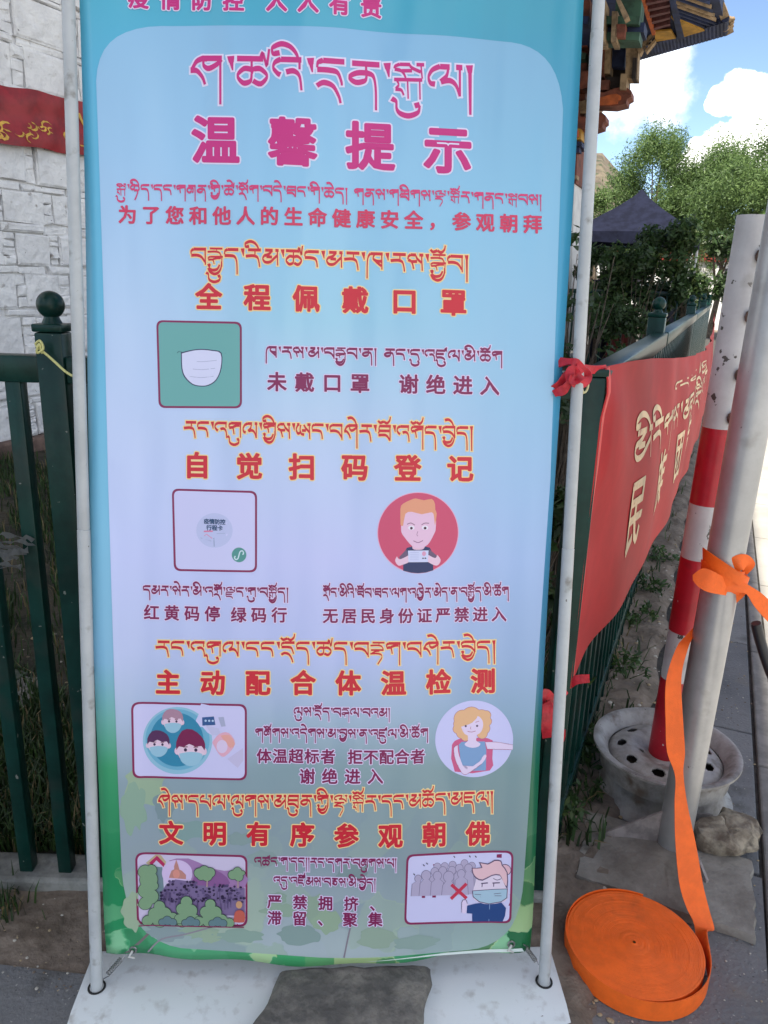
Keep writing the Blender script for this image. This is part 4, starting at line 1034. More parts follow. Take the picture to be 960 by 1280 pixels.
TB = [("sh . tsh a+i . d/R n . s/k+u l |", 236, 68, 594, 81.5, 37, MAG, WED, 2.2),
      ("s/k+u . ny+i d . d ng . g zh n . g/Y+i . tsh+e . s/R+o g . b d+e . th ng . g+i . ch+e d | _ g n s . g z+i g s . l/t . s/k+o r . g n ng . s/k b s |", 143, 227, 679, 242, 12.6, (222, 66, 120), None, 0),
      ("b r/g/Y+u d . r+i m . tsh ng . m r . kh . r s . r/g/Y+o b |", 237, 308, 587, 319, 20, RED, YED, 1.5),
      ("kh . r s . m . b r/g/Y b . n | _ n ng . d+u . a dz+u l . m+i . ch+o g", 332, 432.5, 630, 438.5, 13.2, CRIM, PED, 1.1),
      ("r ng . a g+u l . g/Y+i s . A ng . b sh+e r . th+o . a g+o d . b/Y+e d |", 228, 526, 593, 533, 18.5, RED, YED, 1.4),
      ("d m r . s+e r . m+i . a g/R+o . l/j ng . g+u . b s/k/Y+o d |", 177, 733, 361, 735, 11.4, CRIM, PED, 1.0),
      ("g/R+o ng . m+i a+i . th+o b . th ng . l g . a kh/Y+e r . m+e d . n . b s/k/Y+o d . m+i . ch+o g", 404, 735, 638, 735, 11.2, CRIM, PED, 1.0),
      ("r ng . a g+u l . ng ng . d/R+o d . tsh d . b r/t g . b sh+e r . b/Y+e d |", 193, 802, 622, 802.5, 17.6, RED, YED, 1.4),
      ("l+u s . d/R+o d . b r/g l . b a m |", 367, 884, 488, 884.5, 10.6, CRIM, PED, 1.0),
      ("g zh+o g s . a d+e g s . m . b/Y s . n . a dz+u l . m+i . ch+o g", 319, 910.5, 536, 910.5, 11, CRIM, PED, 1.0),
      ("sh+e s . d p l . l+u g s . m th+u n . g/Y+i . l/t . s/k+o r . d ng . m ch+o d . m j l |", 196, 995, 618, 990.5, 16.6, RED, YED, 1.3),
      ("a tsh ng . g . d ng | | r ng . d g r . b zh+u g s . p |", 318, 1072, 496, 1071, 10.6, CRIM, PED, 1.0),
      ("a d+u . a dz+o m s . b c s . m+i . b/Y+e d |", 342, 1096, 470, 1096, 10.2, CRIM, PED, 1.0)]
for (tx_, x0, y0, x1, y1, h_, fc, ec, ew) in TB:
    bm = tib(tx_, x0, y0, x1, y1, h_, fc, ec, ew, thick=19 if h_ > 15 else 23, thin=7.5 if h_ > 15 else 11)
    banner_mesh(bm, 'printed_text', [ink(ec), ink(fc)] if ec else [ink(fc)])

# ---- Chinese lettering from the built-in font, thickened by outline offset
_gl = {}
def glyph(ch):
    if ch in _gl: return _gl[ch]
    c = bpy.data.curves.new('glyph', 'FONT'); c.body = ch; c.resolution_u = 2
    o = bpy.data.objects.new('glyph', c); COL.objects.link(o); bpy.context.view_layer.update()
    me = bpy.data.meshes.new_from_object(o)
    cnt = {}
    for p in me.polygons:
        for e in p.edge_keys: cnt[e] = cnt.get(e, 0) + 1
    r = ([(v.co.x - 0.5, v.co.y - 0.38) for v in me.vertices], [tuple(p.vertices) for p in me.polygons], [e for e, k_ in cnt.items() if k_ == 1])
    bpy.data.objects.remove(o); bpy.data.meshes.remove(me); bpy.data.curves.remove(c)
    _gl[ch] = r; return r
def hanzi(segs, size, fill, edge, bold=0.035, ew=0.05, pmap=None, lift=0.0010, wx=1.0):
    """strokes thickened by sweeping a small disc along the outline of each character"""
    bm = bmesh.new(); pmap = pmap or A
    for layer, (col, off) in enumerate(((edge, bold + ew), (fill, bold))):
        if col is None: continue
        mi_ = layer if edge is not None else 0
        for (text, x0, y0, x1, y1) in segs:
            n = len(text)
            for i, ch in enumerate(text):
                f = i / max(1, n - 1); cx, cy = x0 + (x1 - x0) * f, y0 + (y1 - y0) * f
                sl_ = (y1 - y0) / max(1, x1 - x0)
                vs_, fs_, es_ = glyph(ch); k_ = 0
                def put(pts, up_=0):
                    q = [bm.verts.new((*pmap(cx + a * size * wx, cy - b_ * size + a * size * sl_), lift + layer * 0.0004 - up_)) for a, b_ in pts]
                    fc = bm.faces.new(q); fc.material_index = mi_
                for f_ in fs_: put([vs_[q] for q in f_])
                done = set()
                for (a_, c_) in es_:
                    k_ += 1; lo_ = 4e-6 + (k_ % 40) * 3e-6
                    p, q = np.array(vs_[a_]), np.array(vs_[c_]); d = q - p; ln = np.linalg.norm(d)
                    if ln > 1e-6:
                        nn2 = np.array([-d[1], d[0]]) / ln * off; put([p + nn2, q + nn2, q - nn2, p - nn2], lo_)
                    for w_ in (a_, c_):
                        if w_ not in done:
                            done.add(w_); put([(vs_[w_][0] + off * math.cos(t * .7854 + .39), vs_[w_][1] + off * math.sin(t * .7854 + .39)) for t in range(8)], lo_ + 1.3e-6)
    return bm
CH = [([("疫情防控", 172, -5, 292, 1.5), ("人人有责", 346, 3, 464, 8.5)], 27, MAG, WED, 0.036, 0.05),
      ([("温馨提示", 269, 174, 560, 187)], 62, MAG, WED, 0.034, 0.032),
      ([("为了您和他人的生命健康安全，参观朝拜", 157, 266, 667, 279)], 24, (218, 62, 100), None, 0.030, 0),
      ([("全程佩戴口罩", 260, 370, 567, 378)], 34, RED, YED, 0.035, 0.042),
      ([("未戴口罩", 346, 477, 450, 479), ("谢绝进入", 511, 480, 613, 482)], 25, CRIM, PED, 0.028, 0.05),
      ([("自觉扫码登记", 245, 582, 576, 586)], 34, RED, YED, 0.035, 0.042),
      ([("红黄码停", 188, 767, 265, 768), ("绿码行", 298, 769, 349, 769)], 20, CRIM, PED, 0.025, 0.06),
      ([("无居民身份证严禁进入", 413, 770, 625, 769.5)], 19.5, CRIM, PED, 0.025, 0.06),
      ([("主动配合体温检测", 209, 854, 605, 853)], 32, RED, YED, 0.035, 0.042),
      ([("体温超标者", 330, 945, 410, 945), ("拒不配合者", 444, 945, 522, 945)], 19, CRIM, PED, 0.025, 0.06),
      ([("谢绝进入", 384, 970, 469, 969)], 20, CRIM, PED, 0.025, 0.06),
      ([("文明有序参观朝佛", 213, 1043, 598, 1043)], 31, RED, YED, 0.035, 0.042),
      ([("严禁拥挤、", 343, 1128, 471, 1128)], 18.5, CRIM, PED, 0.025, 0.06),
      ([("滞留、聚集", 343, 1148.5, 469, 1147)], 18.5, CRIM, PED, 0.025, 0.06)]
for (segs, size, fc, ec, bo, ew) in CH:
    for sg_ in segs:
        bm = hanzi([sg_], size, fc, ec, bo, ew)
        banner_mesh(bm, 'printed_text', [ink(ec), ink(fc)] if ec else [ink(fc)])

# ---- printed pictures
FR = (142, 40, 88); WH = (214, 214, 246)
def frame(ar, cor, r, bgc, w=2.6):
    ar.rrect(cor, r, FR)
    c = np.mean(np.array(cor, float), 0)
    ar.rrect([np.array(q) + np.sign(c - np.array(q)) * w for q in cor], r - w * 0.7, bgc)
# 1: green panel with a face mask
ar = Art(0.0008, (190, 390), 8.0)
frame(ar, [(193, 399), (302, 402), (302, 510.5), (196, 510)], 9, (112, 176, 172))
LN = (60, 60, 95)
ar.line([(270, 470), (235, 440), (250, 390), (290, 400)], 9, LN, 5); ar.line([(690, 490), (740, 450), (720, 400), (670, 415)], 9, LN, 5)
ar.poly([(275, 400), (380, 375), (480, 365), (590, 375), (690, 405), (690, 560), (640, 680), (560, 735), (480, 745), (390, 725), (310, 650), (280, 560)], LN, 3)
ar.poly([(285, 410), (385, 385), (480, 375), (585, 385), (680, 413), (680, 558), (632, 673), (556, 725), (480, 735), (394, 715), (320, 643), (290, 556)], (222, 222, 248), 3)
for yy in (480, 560, 640): ar.line([(330 + (yy - 480) * .2, yy), (480, yy + 14), (640 - (yy - 480) * .2, yy)], 5, (170, 172, 205), 4)
ar.finish('printed_picture')
# 2: white panel that carries only the words and the round green badge
ar = Art(0.0008, (205, 600), 7.385)
frame(ar, [(213, 611.5), (321, 614), (321, 716), (216, 715)], 9, (212, 210, 246))
ar.ell(460, 470, 170, 160, (196, 200, 236))
ar.line([(360, 480), (445, 478)], 14, (225, 130, 165)); ar.line([(365, 520), (385, 505), (440, 545)], 8, (225, 150, 185)); ar.line([(455, 540), (458, 620)], 6, (120, 140, 175)); ar.line([(330, 540), (430, 570)], 6, (165, 175, 210)); ar.line([(480, 500), (560, 496)], 6, (170, 180, 215))
ar.ell(690, 695, 68, 68, (84, 152, 146))
ar.line([(655, 705), (648, 722), (660, 738), (680, 728), (690, 695), (700, 665), (720, 658), (732, 675), (724, 694)], 11, (215, 232, 240), 5)
ar.finish('printed_picture')
bm = hanzi([("疫情防控", 257.2, 652.3, 277.8, 653)], 7.0, (56, 84, 120), None, 0.03, 0); banner_mesh(bm, 'printed_text', [ink((56, 84, 120))])
bm = hanzi([("行程卡", 260.5, 660.3, 274.5, 660.6)], 7.0, (56, 84, 120), None, 0.03, 0); banner_mesh(bm, 'printed_text', [ink((56, 84, 120))])
# 3: person with red hair holding an identity card, red disc
ar = Art(0.0008, (465, 605), 8.0)
ar.ell(463, 491, 410, 408, (238, 170, 200), 64); ar.ell(463, 491, 402, 400, (214, 82, 116), 64)
ar.poly([(312, 700), (350, 640), (410, 625), (520, 625), (580, 640), (612, 700), (616, 868), (540, 890), (463, 896), (390, 890), (312, 870)], (44, 56, 100))
ar.poly([(345, 655), (270, 735), (290, 765), (360, 720)], (112, 92, 120)); ar.poly([(575, 655), (655, 725), (630, 755), (570, 720)], (112, 92, 120))
ar.poly([(405, 590), (525, 590), (520, 650), (463, 662), (408, 650)], (236, 190, 212), 3)
ar.poly([(300, 330), (330, 250), (460, 230), (600, 250), (640, 330), (640, 450), (625, 500), (560, 610), (470, 645), (400, 620), (330, 540), (292, 470)], (238, 196, 222), 3)
ar.poly([(286, 410), (285, 250), (310, 200), (390, 160), (440, 146), (520, 165), (600, 152), (632, 200), (635, 260), (650, 300), (632, 420), (622, 330), (600, 285), (500, 305), (400, 280), (335, 300), (312, 420)], (236, 160, 128), 2)
for x in (395, 533):
    ar.ell(x, 440, 32, 22, (246, 236, 248)); ar.ell(x, 444, 14, 14, (84, 40, 66))
ar.line([(352, 405), (390, 392), (430, 414)], 8, (150, 104, 130), 4); ar.line([(497, 412), (530, 394), (572, 396)], 8, (150, 104, 130), 4)
ar.line([(460, 475), (450, 510), (462, 524)], 7, (190, 140, 170), 4); ar.line([(415, 570), (463, 588), (512, 568)], 8, (160, 100, 140), 4)
ar.poly([(250, 725), (232, 770), (262, 815), (300, 812), (380, 775), (376, 715), (330, 735), (275, 755)], (240, 202, 222), 3); ar.poly([(655, 712), (690, 765), (665, 815), (620, 815), (550, 770), (560, 715), (605, 735), (640, 745)], (240, 202, 222), 3)
ar.poly([(360, 668), (568, 668), (562, 785), (366, 785)], (214, 216, 246))
for i in range(5): ar.line([(382, 688 + i * 18), (470, 688 + i * 18)], 5, (186, 190, 228))
ar.ell(522, 700, 20, 24, (226, 160, 190)); ar.ell(512, 746, 10, 7, (70, 60, 90)); ar.ell(536, 746, 10, 7, (70, 60, 90))
ar.finish('printed_picture')
# 4: three masked heads on a teal disc, thermometer hand
ar = Art(0.0008, (155, 870), 5.818)
frame(ar, [(163, 879), (308.5, 880.5), (308.5, 976), (165, 974.5)], 10, (213, 208, 244))
ar.ell(385, 332, 255, 245, (150, 196, 218), 56, -8); ar.ell(385, 325, 236, 222, (112, 178, 206), 56); ar.poly([(545, 130), (560, 60), (690, 120), (640, 290), (570, 230), (510, 220)], (213, 208, 244), 2); ar.ell(380, 325, 196, 196, (50, 138, 172), 48)
def head(x, y, s_, hair, hh):
    ar.ell(x - .92 * s_, y + .12 * s_, .2 * s_, .25 * s_, (236, 200, 220)); ar.ell(x + .92 * s_, y + .12 * s_, .2 * s_, .25 * s_, (236, 200, 220))
    ar.poly([(x - .9 * s_, y - .3 * s_), (x, y - .9 * s_), (x + .9 * s_, y - .3 * s_), (x + .85 * s_, y + .4 * s_), (x + .4 * s_, y + s_), (x, y + 1.1 * s_), (x - .4 * s_, y + s_), (x - .85 * s_, y + .4 * s_)], (238, 206, 224), 4)
    ar.poly([(x - .98 * s_, y + .05 * s_), (x - 1.0 * s_, y - .5 * s_), (x - .6 * s_, y - hh * s_), (x + .1 * s_, y - (hh + .1) * s_), (x + .75 * s_, y - .9 * s_), (x + 1.0 * s_, y - .4 * s_), (x + .95 * s_, y + .05 * s_), (x + .75 * s_, y - .25 * s_), (x + .3 * s_, y - .2 * s_), (x - .1 * s_, y - .38 * s_), (x - .5 * s_, y - .15 * s_), (x - .8 * s_, y - .2 * s_)], hair, 2)
    ar.poly([(x - .8 * s_, y + .3 * s_), (x, y + .16 * s_), (x + .8 * s_, y + .3 * s_), (x + .66 * s_, y + .8 * s_), (x + .3 * s_, y + 1.08 * s_), (x, y + 1.14 * s_), (x - .3 * s_, y + 1.08 * s_), (x - .66 * s_, y + .8 * s_)], (158, 200, 220), 3)
    for q in (-.36, .36): ar.ell(x + q * s_, y + .03 * s_, .11 * s_, .12 * s_, (70, 50, 80)); ar.line([(x + (q - .16) * s_, y - .16 * s_), (x + (q + .16) * s_, y - .18 * s_)], .07 * s_, (120, 60, 80))
head(350, 190, 76, (180, 138, 158), 1.05); head(245, 360, 82, (92, 50, 92), 1.12); head(482, 395, 106, (128, 36, 82), 1.28)
ar.poly([(566, 160), (652, 152), (664, 214), (568, 220)], (54, 92, 146))
for q in range(3): ar.ell(592 + q * 26, 184, 8, 8, (190, 210, 236))
ar.poly([(684, 158), (724, 154), (738, 222), (706, 226)], (176, 178, 206)); ar.poly([(590, 215), (690, 240), (700, 280), (640, 290)], (204, 200, 232))
ar.poly([(640, 340), (690, 280), (760, 270), (808, 350), (735, 440), (690, 425)], (236, 176, 196), 3); ar.poly([(700, 290), (765, 285), (806, 350), (770, 380)], (240, 170, 160), 2); ar.ell(712, 370, 40, 48, (228, 206, 234))
ar.poly([(750, 460), (865, 380), (868, 470), (826, 524)], (206, 196, 228))
ar.finish('printed_picture')
# 5: curly haired person with outstretched arm, white disc
ar = Art(0.0008, (535, 870), 8.0)
ar.ell(465, 443, 392, 382, (208, 206, 246), 64)
OU = (176, 96, 132); SK = (232, 212, 240)
ar.poly([(242, 500), (270, 460), (340, 435), (420, 440), (560, 430), (640, 455), (655, 480), (650, 640), (625, 760), (270, 765)], (212, 92, 138), 2)
ar.poly([(310, 500), (340, 470), (575, 470), (590, 560), (585, 760), (380, 762), (330, 680)], (126, 162, 206))
HR = (236, 184, 140)
for (x, y, r) in ((440, 230, 105), (350, 240, 86), (540, 240, 86), (590, 210, 46), (600, 270, 44), (570, 340, 56), (548, 390, 52), (300, 340, 46), (345, 380, 56), (380, 415, 46), (300, 290, 40)): ar.ell(x, y, r + 4, r + 4, OU, 24)
for (x, y, r) in ((440, 230, 105), (350, 240, 86), (540, 240, 86), (590, 210, 46), (600, 270, 44), (570, 340, 56), (548, 390, 52), (300, 340, 46), (345, 380, 56), (380, 415, 46), (300, 290, 40)): ar.ell(x, y, r, r, HR, 24)
ar.poly([(400, 400), (490, 400), (486, 460), (530, 490), (510, 520), (450, 532), (390, 516), (370, 490), (404, 460)], SK, 2)
ar.poly([(335, 320), (450, 280), (500, 215), (550, 260), (555, 330), (520, 390), (445, 414), (370, 390)], SK, 3)
ar.poly([(345, 300), (450, 275), (502, 212), (440, 150), (340, 190), (300, 260), (320, 310)], HR, 3)
ar.ell(382, 314, 11, 11, (84, 62, 92)); ar.ell(497, 314, 11, 11, (84, 62, 92)); ar.line([(400, 366), (440, 374), (482, 364)], 6, OU, 4); ar.line([(434, 320), (428, 342), (438, 346)], 5, OU); ar.line([(480, 278), (520, 266)], 5, OU)
ar.poly([(300, 500), (262, 530), (275, 640), (330, 760), (372, 794), (430, 770), (545, 690), (590, 620), (575, 600), (545, 630), (520, 670), (385, 742), (330, 650), (305, 570)], SK, 2)
ar.line([(300, 500), (262, 530), (275, 640), (330, 760), (372, 796), (430, 770), (545, 690)], 5, OU, 3)
ar.poly([(580, 476), (700, 478), (854, 500), (852, 546), (700, 548), (600, 545)], SK); ar.line([(640, 474), (700, 478), (852, 500)], 5, OU); ar.line([(600, 546), (700, 549), (842, 547)], 5, OU)
ar.finish('printed_picture')
# 6: crowd before a stupa, trees
ar = Art(0.0008, (160, 1060), 6.0)
frame(ar, [(168, 1068), (309, 1070), (309, 1160.5), (170, 1160)], 10, (214, 200, 226))
ar.poly([(480, 300), (440, 180), (300, 110), (450, 90), (590, 150), (720, 180), (860, 180), (872, 310)], (170, 128, 176), 2); ar.poly([(470, 300), (520, 170), (640, 170), (740, 230), (740, 305)], (146, 96, 150), 2)
ar.poly([(125, 130), (200, 66), (240, 70), (280, 120), (270, 150), (205, 95), (150, 150)], (196, 176, 140)); ar.poly([(150, 130), (210, 75), (270, 135), (260, 160), (205, 110), (170, 150)], (190, 44, 96))
ar.poly([(200, 160), (250, 160), (270, 440), (190, 440)], (120, 142, 150))
ar.ell(363, 205, 116, 102, (222, 196, 232)); ar.poly([(300, 240), (320, 185), (340, 175), (340, 150), (357, 100), (374, 150), (380, 175), (400, 185), (430, 215), (430, 248)], (200, 138, 128)); ar.ell(357, 210, 26, 34, (228, 150, 136))
ar.poly([(235, 360), (280, 290), (350, 250), (430, 260), (500, 290), (640, 300), (875, 310), (875, 520), (330, 520), (240, 450)], (132, 112, 152))
for i in range(150):
    x = random.uniform(240, 870); y = random.uniform(262 + max(0, (x - 500) * .1) + max(0, (300 - x) * .9), 420)
    r_ = random.uniform(7, 14); ar.ell(x, y, r_, r_ * .85, random.choice(((58, 44, 76), (86, 70, 108), (48, 36, 62), (110, 92, 134))), 10); 
for i in range(40):
    x = random.uniform(250, 780); y = random.uniform(330, 430); ar.line([(x, y), (x + random.uniform(-6, 6), y + 70)], 4, (92, 76, 116))
TG = (132, 164, 128); TG2 = (104, 132, 138); TL = (52, 66, 62)
def cloudtree(L_, c):
    for (x, y, r) in L_: ar.ell(x, y, r + 4, r + 4, TL, 22)
    for (x, y, r) in L_: ar.ell(x, y, r, r, c, 22)
cloudtree(((120, 190, 48), (170, 180, 40), (150, 250, 66), (130, 330, 58), (165, 380, 56), (125, 430, 48), (190, 300, 30)), TG)
cloudtree(((530, 195, 36), (570, 178, 38), (615, 190, 36), (590, 215, 40), (545, 220, 28)), TG); cloudtree(((785, 205, 34), (820, 180, 32), (860, 190, 16), (830, 220, 32)), TG)
ar.line([(592, 250), (590, 300)], 8, (190, 160, 150)); ar.line([(824, 250), (824, 305)], 8, (190, 160, 150))
cloudtree(((230, 455, 42), (190, 510, 44), (270, 510, 50), (140, 565, 40), (230, 560, 55), (330, 550, 50), (400, 575, 34)), TG); cloudtree(((435, 415, 42), (400, 470, 42), (470, 480, 46), (430, 540, 54), (380, 545, 36), (500, 545, 36)), TG); cloudtree(((615, 430, 38), (580, 490, 42), (655, 490, 44), (610, 550, 56), (700, 550, 44), (530, 560, 36), (760, 568, 34)), TG)
for x in (290, 465, 670): cloudtree(((x - 40, 575, 26), (x, 560, 34), (x + 42, 572, 28)), TG2)
ar.ell(832, 430, 24, 28, (214, 160, 120)); ar.poly([(790, 560), (800, 490), (835, 470), (872, 490), (872, 562)], (204, 98, 84), 2)
ar.poly([(72, 596), (870, 596), (868, 604), (76, 604)], FR)
ar.finish('printed_picture')
# 7: outlined crowd, red cross, masked calf figure holding up a hand
ar = Art(0.0008, (495, 1055), 6.0)
frame(ar, [(508, 1067), (642, 1064), (639, 1155), (505, 1154.5)], 9, (212, 208, 242))
GY = (184, 172, 200); GL_ = (120, 112, 140)
def body(x, y, r, yb, w_):
    for (g_, c_) in ((3.5, GL_), (0, GY)):
        ar.poly([(x - w_ - g_, yb), (x - w_ * .85 - g_, y + r * 1.7), (x - r * .55 - g_, y + r * .9), (x + r * .55 + g_, y + r * .9), (x + w_ * .85 + g_, y + r * 1.7), (x + w_ + g_, yb)], c_); ar.ell(x, y, r + g_, r * 1.05 + g_, c_, 24)
for (x, y) in ((310, 170), (365, 168), (425, 160), (515, 150), (570, 170)): body(x, y, 26, 380, 40)
for (x, y) in ((290, 205), (350, 200), (420, 200), (475, 185), (545, 185)): body(x, y, 28, 380, 44)
for (x, y, r) in ((165, 252, 24), (225, 230, 34), (310, 235, 30), (490, 225, 28), (395, 245, 38)): body(x, y, r, 383, 52)
for (x, y) in ((135, 220), (208, 154), (232, 142), (438, 98), (555, 98), (600, 100)): ar.line([(x - 5, y - 6), (x + 5, y + 6)], 7, (50, 44, 70))
ar.line([(415, 305), (530, 410)], 24, (206, 52, 82)); ar.line([(530, 300), (412, 412)], 24, (206, 52, 82))
HB = (96, 78, 110)
ar.poly([(535, 465), (600, 450), (700, 440), (790, 440), (825, 480), (818, 540), (800, 586), (572, 586), (572, 525), (530, 522)], (38, 72, 130), 1); ar.line([(704, 450), (698, 585)], 4, (150, 176, 214))
ar.poly([(494, 440), (508, 420), (528, 425), (534, 450), (548, 455), (530, 470), (528, 518), (494, 515)], SK, 2); ar.line([(494, 515), (494, 440), (508, 420), (528, 425), (534, 450)], 5, HB, 2)
ar.poly([(600, 280), (625, 250), (800, 240), (836, 300), (836, 410), (790, 440), (700, 456), (620, 440), (572, 400), (582, 340)], (232, 214, 232), 2)
ar.ell(820, 195, 44, 42, HB, 24); ar.ell(820, 195, 39, 37, (232, 186, 196), 24)
ar.poly([(568, 182), (640, 180), (622, 140), (690, 152), (740, 125), (790, 128), (800, 160), (838, 215), (836, 335), (812, 300), (780, 240), (720, 245), (650, 280), (600, 262), (575, 225)], HB, 2)
ar.poly([(576, 188), (650, 184), (634, 148), (692, 160), (742, 133), (784, 135), (794, 165), (830, 216), (830, 315), (806, 285), (780, 232), (718, 237), (650, 270), (605, 254), (582, 224)], (236, 192, 200), 2)
ar.line([(640, 300), (690, 296)], 9, HB); ar.line([(725, 298), (780, 293)], 9, HB); ar.line([(648, 300), (646, 326)], 7, HB); ar.line([(735, 298), (733, 324)], 7, HB); ar.line([(730, 262), (760, 274), (790, 262)], 5, HB, 3)
ar.poly([(572, 352), (700, 344), (838, 334), (834, 405), (790, 438), (700, 456), (625, 440), (576, 400)], HB, 1); ar.poly([(578, 357), (700, 349), (832, 339), (828, 402), (788, 432), (700, 450), (628, 434), (582, 397)], (170, 198, 216), 1)
for (a_, c_) in (((590, 380), (640, 384)), ((592, 410), (636, 400)), ((735, 378), (815, 366)), ((740, 392), (806, 390))): ar.line([a_, c_], 4, HB)
ar.finish('printed_picture')

# ---- poles, base, springs
def pole(sgn):
    b = MB(); q0 = B0 + UU * PW * sgn - VV * 0.02; 
    jt = [-0.03, 0.62, 0.90, 1.60, 1.9]
    joint = 0.86 if sgn < 0 else 0.84
    j2 = 1.715 if sgn < 0 else 1.69
    prof = [(-0.03, .0108), (joint, .0108), (joint + .001, .0097), (joint + .003, .0103), (j2, .0103), (j2 + .001, .0092), (j2 + .003, .0098), (1.86, .0098)]
    b.tube([B0 + UU * PW * sgn + VV * a for a, r in prof], [r for a, r in prof], TUBE, 20)
    return b.build('pole', st_thing, smooth=True, base=NB)
pole(-1); pole(1)
b = MB(); b.tube([B0 - UU * PW + VV * 1.85, B0 + UU * PW + VV * 1.85], 0.0112, TUBE, 16); b.build('crossbar', st_thing, smooth=True, base=NB)
# base plate: folded white sheet steel
b = MB(); zp = 0.03
def bp_(u, d, z): q = B0 + UU * u - np.array([-UU[1], UU[0], 0]) * d; return (q[0], q[1], z)
prof = [(-0.085, 0.0), (-0.084, zp - .004), (-0.078, zp), (0.045, zp), (0.06, zp - .003), (0.155, 0.012), (0.16, 0.0)]
row = []
for (d, z) in prof:
    for u in (-0.452, -0.44, 0.44, 0.452):
        zz_ = z if abs(u) < 0.445 else max(0, z - 0.004)
        row.append(bp_(u + 0.0, d, zz_))
b.add(row, [(j * 4 + i, j * 4 + i + 1, (j + 1) * 4 + i + 1, (j + 1) * 4 + i) for j in range(len(prof) - 1) for i in range(3)] + [tuple(j * 4 for j in range(len(prof))), tuple(j * 4 + 3 for j in range(len(prof)))[::-1]], mat('white base plate', (0.70, 0.73, 0.735, 1), 0.3, col2=(0.50, 0.51, 0.50, 1), scale=22, mlo=.58, mhi=.78, chips=[((.46, .45, .43, 1), 30, .58, .2), ((.30, .27, .23, 1), 11, .66, .14)]))
bpo = b.build('base_plate', st_thing, smooth=True, base=NB)
HOLE = mat('dark hole rim', (0.02, 0.02, 0.02, 1), 0.8)
for sgn in (-1, 1):
    b = MB(); c = B0 + UU * PW * sgn; b.lathe((c[0], c[1], zp + .0012), [(0.0125, 0), (0.0162, 0.0004), (0.0165, -0.002)], HOLE, 24); b.build('socket_rim', bpo, base=NB)
STEEL = mat('dull steel', (0.30, 0.30, 0.30, 1), 0.35, metal=0.9)
def spring(p, q, turns, r, name='spring'):
    b = MB(); p, q = np.array(p), np.array(q); t = (q - p); Ln = np.linalg.norm(t); t /= Ln
    x = np.cross(t, [0, 0, 1.]); x /= np.linalg.norm(x); y = np.cross(t, x); pts = [p]
    n_ = turns * 9
    for i in range(n_ + 1):
        a = i / 9 * 6.283; pts.append(p + t * Ln * (0.18 + 0.64 * i / n_) + r * (x * math.cos(a) + y * math.sin(a)))
    pts.append(q); b.tube(pts, 0.0010, STEEL, 5); b.build(name, st_thing, base=NB)
gL = bw(*A(155, 1197), 0.003); gR = bw(*A(655, 1183), 0.003)
spring(B0 - UU * (PW - .012) + VV * 0.016, gL, 9, 0.0042); spring(B0 + UU * (PW - .012) + VV * 0.035, gR, 8, 0.004)
for c, s_ in ((A(164, 1193), 1), (A(640, 1183), 1)):
    p = bw(c[0], c[1], 0.002); b = MB()
    ring = [p + (UU * math.cos(a) + VV * math.sin(a)) * 0.006 for a in np.linspace(0, 6.283, 16)]
    b.tube(ring, 0.0018, STEEL, 6, cap=False); b.tube([p + NN * .002, p - UU * .006 * s_ - VV * .01 + NN * .004, p + UU * .004 - VV * .014 + NN * .003], [.0022, .003, .0015], mat('cord end', (.55, .53, .5, 1), .7), 6); b.build('grommet', SHEET, base=NB)

# yellow wire holding the left pole to the fence post
b = MB(); YW = mat('yellow wire', (0.55, 0.52, 0.20, 1), 0.5)
pz = lambda x, y, Y: gy(x, y, Y)
w1 = [pz(45, 432, 1.36), pz(52, 438, 1.355), pz(66, 450, 1.352), pz(84, 466, 1.33), pz(103, 476, 1.315), pz(104, 480, 1.34), pz(90, 470, 1.42)]
b.tube(catmull(w1, 5), 0.0024, YW, 6)
b.tube(catmull([pz(44, 430, 1.36), pz(50, 426, 1.355), pz(54, 436, 1.35), pz(46, 441, 1.352), pz(49, 430, 1.35), pz(53, 442, 1.352)], 5), 0.0022, YW, 6)
o = b.build('wire_tie', smooth='full', base=w1[2]); tag(o, 'yellow wire tying the left banner pole to the fence post', 'wire')

